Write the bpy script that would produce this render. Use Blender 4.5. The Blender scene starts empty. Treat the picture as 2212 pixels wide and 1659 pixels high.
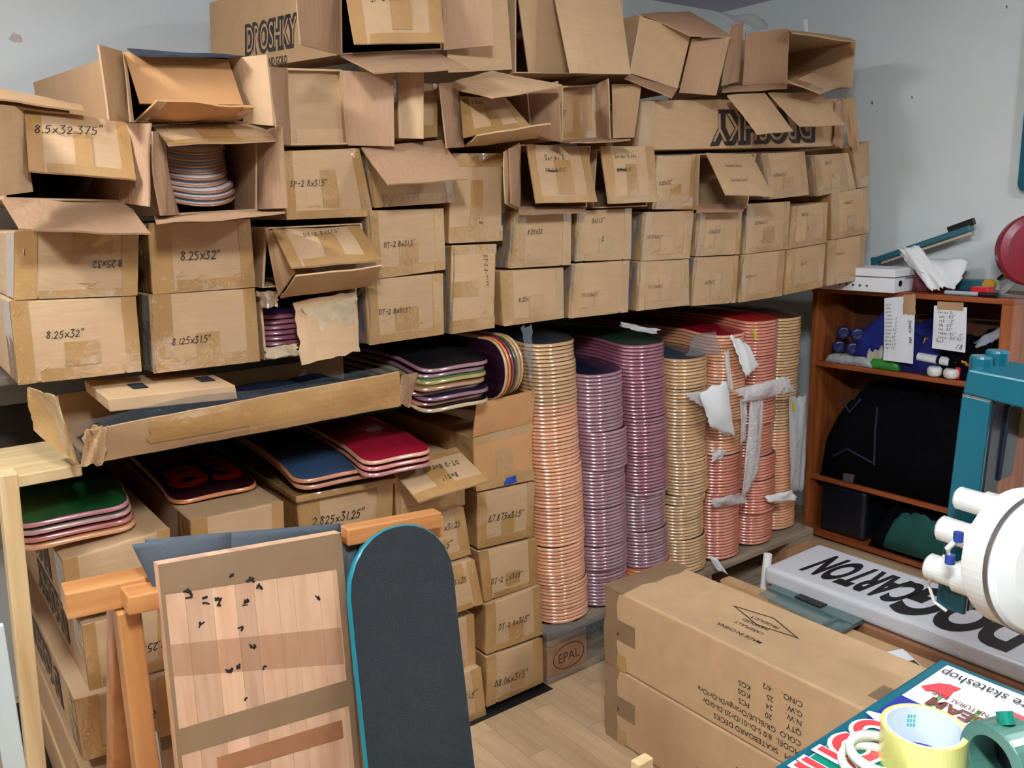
import bpy, math, random
from mathutils import Vector, Matrix
random.seed(7)
S = bpy.context.scene
C = S.collection
# ------------------------------------------------------------------ camera
H = 1.335                       # camera height above the floor (z = 0)
F = 1850.0; CX, CY = 1106.0, 829.5
AX = Vector((2524, -445, F)).normalized()          # world x (along the back wall) seen in the image frame
AY = Vector((-1416, -340, F)); AY = (AY - AX * AX.dot(AY)).normalized()   # world y (towards the back wall)
AZ = AX.cross(AY)
cam = bpy.data.cameras.new('camera'); camo = bpy.data.objects.new('camera', cam); C.objects.link(camo)
cam.sensor_fit = 'HORIZONTAL'; cam.sensor_width = 36.0; cam.lens = F / 2212 * 36.0; cam.clip_start = 0.02
R = Vector((AX.x, AY.x, AZ.x)); U = -Vector((AX.y, AY.y, AZ.y)); B = -Vector((AX.z, AY.z, AZ.z))
camo.matrix_world = Matrix(((R.x, U.x, B.x, 0), (R.y, U.y, B.y, 0), (R.z, U.z, B.z, H), (0, 0, 0, 1)))
S.camera = camo
# ------------------------------------------------------------------ world, exposure
w = bpy.data.worlds.new('room_air'); S.world = w; w.use_nodes = True
w.node_tree.nodes['Background'].inputs[0].default_value = (0.80, 0.90, 1.0, 1)
w.node_tree.nodes['Background'].inputs[1].default_value = 0.05
S.view_settings.view_transform = 'Standard'; S.view_settings.look = 'None'
S.view_settings.exposure = 1.38; S.view_settings.gamma = 1.0; S.view_settings.use_curve_mapping = False
LAMPS = [  # x, y, z of the three twin-tube ceiling fixtures, yaw, tube radiance
    ((-0.50, 1.35, 2.10), 1.50, 105.0),
    ((0.12, 0.05, 2.10), 1.50, 225.0),
    ((1.95, -0.25, 2.10), 1.50, 85.0)]

# ------------------------------------------------------------------ helpers: measuring rays
def _ray(px, py):
    d = Vector((px - CX, py - CY, F)); return Vector((d.dot(AX), d.dot(AY), d.dot(AZ)))
def PY(px, py, y): r = _ray(px, py); p = r * (y / r.y); p.z += H; return p
def PX(px, py, x): r = _ray(px, py); p = r * (x / r.x); p.z += H; return p
def PZ(px, py, z): r = _ray(px, py); p = r * ((z - H) / r.z); p.z += H; return p

# ------------------------------------------------------------------ helpers: materials
def lin(c):
    return tuple(((v / 255) / 12.92 if v / 255 <= .04045 else ((v / 255 + .055) / 1.055) ** 2.4) for v in c) + (1,)
MATS = {}
def mat(name, col, rough=.6, metal=0., noise=.0, nscale=20., bump=0., bscale=60., coat=0., rnd=0., stretch=(1, 1, 1), spec=.5,
        col2=None, emit=0., ramp=(.35, .7), trans=0., alpha=1., coatr=.1):
    if name in MATS: return MATS[name]
    m = bpy.data.materials.new(name); m.use_nodes = True; nt = m.node_tree; N = nt.nodes; L = nt.links
    b = N['Principled BSDF']; b.inputs['Base Color'].default_value = lin(col); b.inputs['Roughness'].default_value = rough
    b.inputs['Metallic'].default_value = metal; b.inputs['Coat Weight'].default_value = coat; b.inputs['Coat Roughness'].default_value = coatr
    b.inputs['Specular IOR Level'].default_value = spec; b.inputs['Coat IOR'].default_value = 1.85 if coat >= .7 else 1.5; b.inputs['Alpha'].default_value = alpha
    b.inputs['Transmission Weight'].default_value = trans
    tc = N.new('ShaderNodeTexCoord'); mp = N.new('ShaderNodeMapping'); mp.inputs['Scale'].default_value = stretch
    L.new(tc.outputs['Object'], mp.inputs['Vector'])
    out = None
    if noise > 0 or col2:
        n = N.new('ShaderNodeTexNoise'); n.inputs['Scale'].default_value = nscale; n.inputs['Detail'].default_value = 6
        L.new(mp.outputs[0], n.inputs['Vector'])
        r = N.new('ShaderNodeValToRGB'); r.color_ramp.elements[0].position, r.color_ramp.elements[1].position = ramp
        a = lin(col); c2 = lin(col2) if col2 else tuple(min(1, v * (1 + noise)) for v in a[:3]) + (1,)
        c1 = a if col2 else tuple(v * (1 - noise) for v in a[:3]) + (1,)
        r.color_ramp.elements[0].color = c1; r.color_ramp.elements[1].color = c2
        L.new(n.outputs['Fac'], r.inputs[0]); out = r.outputs[0]
    if rnd > 0:
        oi = N.new('ShaderNodeObjectInfo'); mr = N.new('ShaderNodeMapRange')
        mr.inputs['To Min'].default_value = 1 - rnd; mr.inputs['To Max'].default_value = 1 + rnd
        L.new(oi.outputs['Random'], mr.inputs['Value'])
        mx = N.new('ShaderNodeVectorMath'); mx.operation = 'SCALE'
        if out: L.new(out, mx.inputs[0])
        else: mx.inputs[0].default_value = lin(col)[:3]
        L.new(mr.outputs[0], mx.inputs['Scale']); out = mx.outputs[0]
    if out: L.new(out, b.inputs['Base Color'])
    if bump > 0:
        n2 = N.new('ShaderNodeTexNoise'); n2.inputs['Scale'].default_value = bscale; n2.inputs['Detail'].default_value = 4
        L.new(mp.outputs[0], n2.inputs['Vector'])
        bp = N.new('ShaderNodeBump'); bp.inputs['Strength'].default_value = bump; bp.inputs['Distance'].default_value = .01
        L.new(n2.outputs['Fac'], bp.inputs['Height']); L.new(bp.outputs[0], b.inputs['Normal'])
        if coat: L.new(bp.outputs[0], b.inputs['Coat Normal'])
    if emit:
        b.inputs['Emission Color'].default_value = lin(col); b.inputs['Emission Strength'].default_value = emit
    MATS[name] = m; return m
def film_mat(name, tint=(128, 136, 142), op=.25, rough=.08):
    m = bpy.data.materials.new(name); m.use_nodes = True; nt = m.node_tree; N = nt.nodes; L = nt.links
    b = N['Principled BSDF']; b.inputs['Base Color'].default_value = lin(tint); b.inputs['Roughness'].default_value = rough
    b.inputs['Coat Weight'].default_value = .6; b.inputs['Alpha'].default_value = op
    tc = N.new('ShaderNodeTexCoord'); n2 = N.new('ShaderNodeTexNoise'); n2.inputs['Scale'].default_value = 55
    L.new(tc.outputs['Object'], n2.inputs['Vector']); bp = N.new('ShaderNodeBump'); bp.inputs['Strength'].default_value = .7; bp.inputs['Distance'].default_value = .01
    L.new(n2.outputs['Fac'], bp.inputs['Height']); L.new(bp.outputs[0], b.inputs['Normal']); L.new(bp.outputs[0], b.inputs['Coat Normal'])
    MATS[name] = m; return m

CARD = mat('cardboard', (192, 156, 117), .75, noise=.035, nscale=14, bump=.10, bscale=16, rnd=.07, stretch=(1, 1, 7))
CARDV = mat('cardboard_upright_flutes', (170, 132, 100), .78, noise=.045, nscale=16, bump=.16, bscale=14, rnd=.06, stretch=(8, 8, 1))
CARDO = mat('cardboard_orange_kraft', (196, 143, 92), .75, noise=.06, nscale=14, bump=.06, bscale=16, rnd=.04)
CARDD = mat('cardboard_brown_kraft', (178, 140, 100), .75, noise=.07, nscale=10, bump=.08, bscale=12, rnd=.05)
CARDB = mat('cardboard_smooth_kraft', (196, 160, 120), .7, noise=.05, nscale=20, bump=.03, bscale=40, rnd=.03)
RAW = mat('torn_cardboard_core', (188, 165, 134), .9, noise=.12, nscale=30, bump=.5, bscale=70)
TAPE = mat('clear_brown_packing_tape', (180, 138, 86), .26, noise=.08, nscale=9, bump=.5, bscale=20, coat=1.0, rnd=.06, coatr=.12)
TAPED = mat('dull_brown_packing_tape', (140, 112, 84), .4, noise=.08, nscale=9, bump=.15, bscale=30, coat=.2, rnd=.05)
FILM = film_mat('clear_stretch_film', op=.30)
FILM2 = film_mat('thin_crumpled_film', (90, 98, 104), .14)
FILMW = film_mat('milky_plastic_film', (226, 226, 228), .5, .35)
CREASE = mat('glossy_film_crease', (196, 160, 112), .12, coat=1.0, coatr=.04)
INK = mat('black_marker_ink', (28, 24, 26), .6)
INKG = mat('faded_marker_ink', (66, 52, 42), .7)
INKP = mat('black_print_ink', (42, 36, 34), .65)
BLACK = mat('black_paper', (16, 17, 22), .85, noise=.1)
WHITEF = mat('white_foam_sheet', (226, 226, 226), .8, bump=.1, bscale=120)
PINE = mat('orange_pine', (170, 96, 48), .42, col2=(126, 60, 26), nscale=5, stretch=(6, 6, .6), coat=.3, bump=.02)
PINEH = mat('orange_pine_lengthwise', (160, 84, 42), .42, col2=(120, 55, 25), nscale=5, stretch=(6, .6, 6), coat=.3, bump=.02)
BEAM = mat('beech_trestle_wood', (204, 142, 84), .4, col2=(176, 108, 58), nscale=4, stretch=(9, 9, .7), coat=.25)
BEAMH = mat('beech_trestle_wood_lengthwise', (206, 146, 88), .4, col2=(178, 110, 60), nscale=4, stretch=(.7, 9, 9), coat=.25)
SPRUCE = mat('pale_spruce', (222, 194, 146), .6, col2=(200, 164, 112), nscale=5, stretch=(10, 10, .6), bump=.05)
SPRUCEH = mat('pale_spruce_lengthwise', (222, 194, 146), .6, col2=(200, 164, 112), nscale=5, stretch=(.6, 10, 10), bump=.05)
GREYWOOD = mat('weathered_pallet_wood', (158, 138, 116), .8, col2=(110, 94, 80), nscale=5, stretch=(1, 9, 9), bump=.2)
CHIP = mat('pallet_block_chipboard', (168, 124, 88), .85, noise=.15, nscale=60, bump=.2, rnd=.05)
TEAL = mat('teal_enamel', (0, 86, 102), .35, noise=.05, nscale=8, coat=.3)
DKBLUE = mat('dark_blue_enamel', (22, 34, 50), .35, coat=.3)
WHITEP = mat('white_enamel', (232, 232, 226), .3, coat=.3)
STEEL = mat('worn_steel', (170, 172, 172), .35, metal=.9, noise=.1)
BLACKP = mat('black_plastic', (14, 14, 16), .4)
CLOTHK = mat('black_fabric', (6, 6, 10), .95, noise=.3, nscale=30, bump=.3, bscale=40, spec=.08)

# ------------------------------------------------------------------ helpers: meshes and objects
def wl(o):
    v = Vector((0, 0, 0))
    while o: v += o.location; o = o.parent
    return v
class MB:
    def __init__(s): s.v = []; s.f = []; s.m = []; s.mi = 0
    def add(s, vs, fs):
        b = len(s.v); s.v += [Vector(v) for v in vs]; s.f += [tuple(i + b for i in f) for f in fs]; s.m += [s.mi] * len(fs); return s
    def hexa(s, p):
        return s.add(p, [(0, 1, 2, 3), (7, 6, 5, 4), (0, 4, 5, 1), (1, 5, 6, 2), (2, 6, 7, 3), (3, 7, 4, 0)])
    def box(s, a, b):
        (x0, y0, z0), (x1, y1, z1) = a, b
        return s.hexa([(x0, y0, z0), (x0, y1, z0), (x1, y1, z0), (x1, y0, z0), (x0, y0, z1), (x0, y1, z1), (x1, y1, z1), (x1, y0, z1)])
    def bar(s, a, b, w, h, up=(0, 0, 1)):
        a, b = Vector(a), Vector(b); d = (b - a).normalized(); r = d.cross(Vector(up)).normalized(); u = r.cross(d)
        q = lambda p: [p - r * w / 2 - u * h / 2, p + r * w / 2 - u * h / 2, p + r * w / 2 + u * h / 2, p - r * w / 2 + u * h / 2]
        return s.hexa(q(a)[::-1] + q(b)[::-1])
    def tube(s, pts, r, n=10, caps=True):
        pts = [Vector(p) for p in pts]; rings = []
        rs = r if isinstance(r, (list, tuple)) else [r] * len(pts)
        d0 = (pts[1] - pts[0]).normalized(); ref = Vector((0, 0, 1)) if abs(d0.z) < .9 else Vector((1, 0, 0))
        for i, p in enumerate(pts):
            d = (pts[min(i + 1, len(pts) - 1)] - pts[max(i - 1, 0)]).normalized()
            a = d.cross(ref).normalized(); b = a.cross(d)
            rings.append([p + (a * math.cos(t) + b * math.sin(t)) * rs[i] for t in [2 * math.pi * k / n for k in range(n)]])
        vs = [v for g in rings for v in g]; fs = []
        for i in range(len(pts) - 1):
            for k in range(n):
                k2 = (k + 1) % n; fs.append((i * n + k, i * n + k2, (i + 1) * n + k2, (i + 1) * n + k))
        if caps: fs += [tuple(range(n))[::-1], tuple((len(pts) - 1) * n + k for k in range(n))]
        return s.add(vs, fs)
    def lathe(s, prof, o, ax, n=32, close=False):
        ax = Vector(ax).normalized(); ref = Vector((0, 0, 1)) if abs(ax.z) < .9 else Vector((1, 0, 0))
        a = ax.cross(ref).normalized(); b = ax.cross(a); o = Vector(o); vs = []; fs = []
        for r, h in prof:
            for k in range(n):
                t = 2 * math.pi * k / n; vs.append(o + ax * h + (a * math.cos(t) + b * math.sin(t)) * r)
        m = len(prof)
        for i in range(m if close else m - 1):
            i2 = (i + 1) % m
            for k in range(n):
                k2 = (k + 1) % n; fs.append((i * n + k, i * n + k2, i2 * n + k2, i2 * n + k))
        if not close: fs += [tuple(range(n))[::-1], tuple((m - 1) * n + k for k in range(n))]
        return s.add(vs, fs)
    def prism(s, pts, off):
        n = len(pts); pts = [Vector(p) for p in pts]; q = [p + Vector(off) for p in pts]
        return s.add(pts + q, [tuple(range(n))[::-1], tuple(range(n, 2 * n))] + [(i, (i + 1) % n, n + (i + 1) % n, n + i) for i in range(n)])
    def build(s, name, m, parent=None, bevel=0, smooth=False, seg=2, sub=0):
        me = bpy.data.meshes.new(name); o0 = wl(parent) if parent else Vector((0, 0, 0))
        me.from_pydata([tuple(v - o0) for v in s.v], [], s.f)
        for mm in (m if isinstance(m, (list, tuple)) else [m]): me.materials.append(mm)
        if any(s.m):
            for p, i in zip(me.polygons, s.m): p.material_index = i
        me.update()
        o = bpy.data.objects.new(name, me); C.objects.link(o)
        if parent: o.parent = parent
        if smooth:
            for p in me.polygons: p.use_smooth = True
        if bevel:
            md = o.modifiers.new('bevel', 'BEVEL'); md.width = bevel; md.segments = seg; md.limit_method = 'ANGLE'; md.angle_limit = math.radians(40)
        if sub:
            md = o.modifiers.new('sub', 'SUBSURF'); md.levels = sub; md.render_levels = sub
        return o
def tag(o, label, cat=None, group=None, kind=None):
    if label: o['label'] = label
    if cat: o['category'] = cat
    if group: o['group'] = group
    if kind: o['kind'] = kind
    return o
def thing(name, label, cat, loc, group=None):
    o = bpy.data.objects.new(name, None); C.objects.link(o); o.location = loc; o.empty_display_size = .05
    return tag(o, label, cat, group)
def struct(name, mb, m, **k):
    o = mb.build(name, m, **k); o['kind'] = 'structure'; return o
def bx(a, b): return MB().box(a, b)

class Surf:
    """a bent four-cornered sheet: corners TL, TR, BR, BL as one looks at it; u to the right, v downwards"""
    def __init__(s, tl, tr, br, bl, bulge=0., wave=0., seed=0):
        s.p = [Vector(q) for q in (tl, tr, br, bl)]; s.n = (s.p[3] - s.p[0] + s.p[2] - s.p[1]).cross(s.p[1] - s.p[0] + s.p[2] - s.p[3]).normalized()
        s.b = bulge; s.w = wave; s.r = random.Random(seed); s.ph = [s.r.uniform(0, 6.28) for _ in range(4)]
        s.W = ((s.p[1] - s.p[0]).length + (s.p[2] - s.p[3]).length) / 2; s.Hh = ((s.p[3] - s.p[0]).length + (s.p[2] - s.p[1]).length) / 2
    def pt(s, u, v, off=0.):
        tl, tr, br, bl = s.p
        q = tl * (1 - u) * (1 - v) + tr * u * (1 - v) + br * u * v + bl * (1 - u) * v
        uu, vv = min(max(u, 0), 1), min(max(v, 0), 1)
        d = s.b * 16 * uu * (1 - uu) * vv * (1 - vv) + s.w * (math.sin(uu * 7 + s.ph[0]) * math.sin(vv * 5 + s.ph[1]) + .5 * math.sin(uu * 13 + s.ph[2] + vv * 4))
        return q + s.n * (d + off)
    def sheet(s, mb, u0=0, v0=0, u1=1, v1=1, off=0., th=.001, n=6, m=6, jag=0.):
        vs = []; rr = s.r
        for k in (0, 1):
            for j in range(m + 1):
                for i in range(n + 1):
                    u = u0 + (u1 - u0) * i / n; v = v0 + (v1 - v0) * j / m
                    vs.append((u, v, off - (0 if k == 0 else th)))
        if jag:
            for j in range(m + 1):
                for i in range(n + 1):
                    if i in (0, n) or j in (0, m):
                        a, b = rr.uniform(-jag, jag), rr.uniform(-jag, jag)
                        for k in (0, 1):
                            q = k * (n + 1) * (m + 1) + j * (n + 1) + i; vs[q] = (vs[q][0] + a * (i in (0, n)), vs[q][1] + b * (j in (0, m)), vs[q][2])
        W = n + 1; Q = W * (m + 1); fs = []
        for j in range(m):
            for i in range(n):
                a = j * W + i; fs.append((a, a + W, a + W + 1, a + 1)); fs.append((Q + a, Q + a + 1, Q + a + W + 1, Q + a + W))
        for i in range(n):
            a = i; fs.append((a, a + 1, Q + a + 1, Q + a)); a = m * W + i; fs.append((a + 1, a, Q + a, Q + a + 1))
        for j in range(m):
            a = j * W; fs.append((a + W, a, Q + a, Q + a + W)); a = j * W + n; fs.append((a, a + W, Q + a + W, Q + a))
        mb.add([s.pt(*q) for q in vs], fs); return mb
    def frame(s, u, v, rot=0.):
        e = .02; o = s.pt(u, v); x = (s.pt(u + e, v) - s.pt(u - e, v)).normalized(); y = s.n.cross(x).normalized()
        c, sn = math.cos(rot), math.sin(rot); return o, x * c + y * sn, y * c - x * sn
    def ribbon(s, mb, pts, wd, off):   # pts in uv
        P = [s.pt(u, v, off) for u, v in pts]
        for a, b in zip(P, P[1:]):
            d = b - a
            if d.length < 1e-6: continue
            r = d.cross(s.n).normalized() * wd / 2; e = d.normalized() * wd * .3
            mb.add([a - r - e, a + r - e, b + r + e, b - r + e], [(0, 1, 2, 3)])
        return mb

GL = {  # handwriting strokes on a 0..0.6 x 0..1 cell
 '0': [[(.3, 1), (.08, .7), (.1, .25), (.3, 0), (.52, .3), (.5, .75), (.3, 1)]], '1': [[(.3, 1), (.24, 0)]],
 '2': [[(.08, .78), (.3, 1), (.5, .78), (.4, .45), (.05, .02), (.55, .05)]],
 '3': [[(.08, .95), (.48, .98), (.22, .6), (.5, .35), (.32, 0), (.04, .08)]], '4': [[(.4, 1), (.05, .35), (.55, .35)], [(.4, .6), (.36, -.1)]],
 '5': [[(.5, 1), (.15, .95), (.1, .58), (.42, .55), (.45, .2), (.22, -.05), (.02, .08)]],
 '6': [[(.42, 1), (.12, .55), (.08, .15), (.3, 0), (.5, .2), (.35, .45), (.1, .3)]], '7': [[(.05, .95), (.55, 1), (.2, 0)]],
 '8': [[(.5, .82), (.28, 1), (.1, .8), (.45, .35), (.42, .05), (.2, 0), (.06, .25), (.3, .55), (.5, .82)]],
 '.': [[(.05, .06), (.1, 0)]], 'x': [[(.08, .6), (.5, .05)], [(.5, .65), (.05, 0)]], '"': [[(.12, 1.1), (.08, .85)], [(.3, 1.12), (.26, .87)]],
 '-': [[(.05, .42), (.45, .46)]], '^': [[(.3, .95), (.05, .05), (.55, .05), (.3, .95)]], ' ': [],
 'D': [[(.1, 1), (.08, 0), (.4, .15), (.5, .55), (.35, .95), (.1, 1)]], 'T': [[(.02, .95), (.6, 1)], [(.32, .97), (.26, -.2)]],
 'S': [[(.5, .9), (.28, 1), (.1, .78), (.42, .4), (.3, .02), (.03, .1)]], 'P': [[(.1, 1), (.08, -.1)], [(.08, .95), (.45, .85), (.4, .5), (.1, .45)]],
 'e': [[(.05, .3), (.4, .35), (.25, .58), (.08, .3), (.2, 0), (.5, .1)]], 'r': [[(.08, .55), (.1, 0)], [(.1, .4), (.3, .58), (.45, .5)]],
 'i': [[(.2, .55), (.22, 0)], [(.2, .8), (.24, .84)]], 's': [[(.4, .52), (.15, .5), (.35, .2), (.05, .02)]],
 'n': [[(.05, .55), (.08, 0)], [(.08, .35), (.28, .55), (.38, .3), (.45, 0)]], 'k': [[(.1, 1), (.08, 0)], [(.42, .55), (.1, .25), (.45, 0)]],
 'c': [[(.42, .5), (.15, .5), (.08, .15), (.25, 0), (.45, .1)]], 'a': [[(.4, .5), (.12, .45), (.1, .05), (.35, .1), (.42, .5), (.46, 0)]],
 'l': [[(.15, 1), (.12, 0), (.25, .05)]], 'y': [[(.08, .55), (.22, .1)], [(.45, .55), (.1, -.35)]], 'o': [[(.25, .55), (.06, .25), (.25, 0), (.42, .3), (.25, .55)]],
 'Z': [[(.05, .95), (.5, 1), (.05, .02), (.55, .05)]], 'H': [[(.08, 1), (.06, 0)], [(.5, 1), (.48, 0)], [(.06, .5), (.5, .52)]],
 'm': [[(.03, .5), (.05, 0)], [(.05, .4), (.2, .55), (.25, 0)], [(.25, .4), (.42, .55), (.5, 0)]], 'h': [[(.1, 1), (.08, 0)], [(.08, .35), (.3, .5), (.4, 0)]],
 'w': [[(.02, .5), (.12, 0), (.25, .4), (.38, 0), (.5, .5)]], 't': [[(.22, .9), (.2, 0), (.35, .03)], [(.05, .6), (.42, .62)]], 'u': [[(.05, .5), (.08, .05), (.3, .05), (.4, .5), (.44, 0)]],
 'd': [[(.4, .45), (.12, .4), (.1, .05), (.38, .1)], [(.44, 1), (.42, 0)]], 'b': [[(.1, 1), (.1, 0), (.4, .1), (.38, .45), (.1, .4)]], ':': [[(.1, .1), (.13, .05)], [(.1, .5), (.13, .45)]],
 '/': [[(.45, 1), (.05, 0)]], 'g': [[(.4, .5), (.12, .45), (.12, .1), (.38, .15), (.42, .5), (.38, -.3), (.1, -.3)]], '~': [[(0, .5), (.15, .7), (.3, .3), (.45, .7), (.6, .4), (.3, .2), (.1, .6), (.6, .6)]]}
ADV = {'.': .25, '"': .4, '-': .6, ' ': .45, 'x': .62, '1': .45, 'i': .35, 'l': .35, ':': .25}
def handwrite(surf, text, u, v, h, parent, m=None, rot=0., wd=None, slant=.15, off=.0016, name='handwriting', mbuild=True):
    """text starting at (u, v) = left end of its baseline"""
    h *= .50; o, x, y = surf.frame(u, v, rot); mb = MB(); cx = 0; wd = wd or h * .11; rr = random.Random(text + str(u))
    for ch in text:
        k = rr.uniform(.9, 1.1); dy = rr.uniform(-.06, .06)
        for st in GL.get(ch, []):
            P = [o + x * ((cx + a * k + (b + dy) * slant) * h) + y * ((b * k + dy) * h) + surf.n * off for a, b in st]
            for a, b in zip(P, P[1:]):
                d = b - a
                if d.length < 1e-7: continue
                r = d.cross(surf.n).normalized() * wd / 2; e = d.normalized() * wd * .35
                mb.add([a - r - e, a + r - e, b + r + e, b - r + e], [(0, 1, 2, 3)])
        cx += ADV.get(ch, .68)
    return mb.build(name, m or INK, parent) if mb.v else None
def fontmesh(text, bold=0., shear=0., sx=1.):
    c = bpy.data.curves.new('tmp', 'FONT'); c.body = text; c.size = 1; c.offset = bold; c.shear = shear; c.resolution_u = 5
    o = bpy.data.objects.new('tmp', c); C.objects.link(o); dg = bpy.context.evaluated_depsgraph_get()
    me = bpy.data.meshes.new_from_object(o.evaluated_get(dg)); V = [(p.co.x * sx, p.co.y) for p in me.vertices]; Fc = [tuple(p.vertices) for p in me.polygons]
    bpy.data.objects.remove(o); bpy.data.curves.remove(c); bpy.data.meshes.remove(me); return V, Fc
def printed(surf, text, u, v, h, parent, m=None, rot=0., bold=0., shear=0., sx=1., off=.0012, name='printed_lettering', center=False):
    V, Fc = fontmesh(text, bold, shear, sx); o, x, y = surf.frame(u, v, rot)
    if center: mw = max(a for a, _ in V) / 2; V = [(a - mw, b - .35) for a, b in V]
    return MB().add([o + x * (a * h) + y * (b * h) + surf.n * off for a, b in V], Fc).build(name, m or INKP, parent)

def fit_text(surf, text, a, b, h, parent, m, bold=0., shear=0., off=.0012, name='printed_lettering'):
    # lettering whose baseline runs from uv a to uv b, capital height h
    V, Fc = fontmesh(text, bold, shear); x0 = min(p for p, _ in V); x1 = max(p for p, _ in V); o = surf.pt(*a); d = surf.pt(*b) - o; x = d.normalized(); y = surf.n.cross(x); s = d.length / (x1 - x0)
    return MB().add([o + x * ((p - x0) * s) + y * (q * h / .72) + surf.n * off for p, q in V], Fc).build(name, m, parent)

# ------------------------------------------------------------------ room
WX, WY, CZ = 3.20, 2.66, 2.165
WALLM = mat('white_painted_plaster', (214, 219, 217), .85, noise=.03, nscale=3, bump=.06, bscale=70)
wb = struct('wall_back', bx((-1.6, WY, 0), (WX + .1, WY + .1, CZ + .1)), WALLM)
wr = struct('wall_right', bx((WX, -2.2, 0), (WX + .1, WY, CZ + .1)), WALLM)
DIM = mat('dark_panelled_wall', (104, 90, 78), .85, noise=.1, nscale=3)  # unseen walls given a dark tone to bounce less light
struct('wall_left', bx((-1.7, -2.2, 0), (-1.6, WY + .1, CZ + .1)), DIM)
struct('wall_front', bx((-1.7, -2.3, 0), (WX + .1, -2.2, CZ + .1)), DIM)
struct('ceiling', bx((-1.6, -2.2, CZ), (WX, WY, CZ + .1)), mat('ceiling_paint', (206, 198, 218), .9))
FLM = mat('laminate_floor', (196, 166, 130), .45, col2=(180, 148, 112), nscale=4, stretch=(10, .8, 1), rnd=.14, coat=.1)
fl = struct('floor', bx((-1.7, -2.3, -.1), (WX + .1, WY + .1, -.003)), FLM)
pm = bx((0, 0, -.008), (.0632, .44, 0)).build('plank', FLM, fl); pm.location = (.70, -.1, 0)
for i in range(17):
    for j in range(5):
        if i == 0 and j == 0: continue
        o = pm.copy(); C.objects.link(o); o.parent = fl; o.location = (.70 + i * .064, -.1 + j * .4408 - (i % 3) * .15, 0)
for k, (px, py, s) in enumerate([(35, 82, .018), (12, 300, .006)]):
    p = PY(px, py, WY); n = 9; random.seed(k + 3)
    MB().prism([p + Vector((math.cos(t) * s * random.uniform(.6, 1.1), -.001, math.sin(t) * s * random.uniform(.5, .9))) for t in [2 * math.pi * i / n for i in range(n)]], (0, .001, 0)).build('paint_scuff', mat('bare_plaster', (190, 178, 168), .9), wb)
for k, (px, py, s) in enumerate([(1884, 222, .007), (2175, 15, .006), (1970, 210, .005)]):
    p = PX(px, py, WX); n = 7; random.seed(k + 30)
    MB().prism([p + Vector((-.001, math.cos(t) * s * random.uniform(.4, .8), math.sin(t) * s * random.uniform(.7, 1.4))) for t in [2 * math.pi * i / n for i in range(n)]], (.001, 0, 0)).build('paint_scuff', mat('wall_dowel_hole', (120, 116, 112), .9), wr)

def ceiling_light(loc, yaw, watts, label):
    t = thing('ceiling_light', label, 'lamp', loc, 'twin-tube ceiling lights')
    c, s = math.cos(yaw), math.sin(yaw); d = Vector((c, s, 0)); n = Vector((-s, c, 0)); p = Vector(loc)
    MB().bar(p - d * .23 + Vector((0, 0, .045)), p + d * .23 + Vector((0, 0, .045)), .14, .035).build('housing', WHITEP, t, bevel=.004)
    for k in (-1, 1):
        q = p + n * k * .04
        MB().tube([q - d * .2 + Vector((0, 0, .013)), q + d * .2 + Vector((0, 0, .013))], .013, 12).build('tube', mat('fluorescent_tube_%g' % watts, (240, 250, 255), .4, emit=watts), t)
for (loc, yaw, wt), lb in zip(LAMPS, ('twin-tube ceiling light near the left end of the back wall', 'twin-tube ceiling light over the middle of the room', 'twin-tube ceiling light over the table and teal machine')):
    ceiling_light(loc, yaw, wt, lb)

# ------------------------------------------------------------------ cardboard boxes
TP = {'U': [(0, 0, .16, 1), (.85, 0, 1, 1), (.16, .86, .85, 1), (.38, .52, .63, .86)],
      'N': [(0, 0, .18, 1), (.86, 0, 1, 1), (.46, 0, .78, .38), (.18, .9, .86, 1)],
      'L': [(0, 0, .2, 1), (.84, 0, 1, 1), (.2, .84, .84, 1)],
      'M': [(0, 0, .14, 1), (.86, 0, 1, 1), (.14, .88, .86, 1), (.4, .3, .62, .88)],
      'V': [(0, 0, 1, .12), (0, .88, 1, 1), (0, .42, .6, .62)],
      'B': [(0, 0, .1, 1), (.9, 0, 1, 1), (.1, .8, .9, 1)], 'T': [(0, 0, 1, .14), (0, .8, 1, 1), (.36, .3, .6, .8)], '': []}
SEED = [0]
def rects(surf, style, parent, m=None, seed=0):
    rr = random.Random(seed)
    for k, (u0, v0, u1, v1) in enumerate(TP[style]):
        j = lambda a, lo, hi: a if a in (0, 1) else min(hi, max(lo, a + rr.uniform(-.035, .035)))
        surf.sheet(MB(), j(u0, 0, 1), j(v0, 0, 1), j(u1, 0, 1), j(v1, 0, 1), off=.0007 + .0002 * k, th=.0006, n=5, m=5).build('tape', m or TAPE, parent)
def corners(quad, y0):
    ys = y0 if isinstance(y0, (list, tuple)) else [y0] * 4
    return [PY(px, py, y) for (px, py), y in zip(quad, ys)]
def back_offset(P, y0, depth, back):
    if back is None: return Vector((0, depth, 0))
    return PY(back[0], back[1], P[0].y + depth) - P[0]
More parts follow.
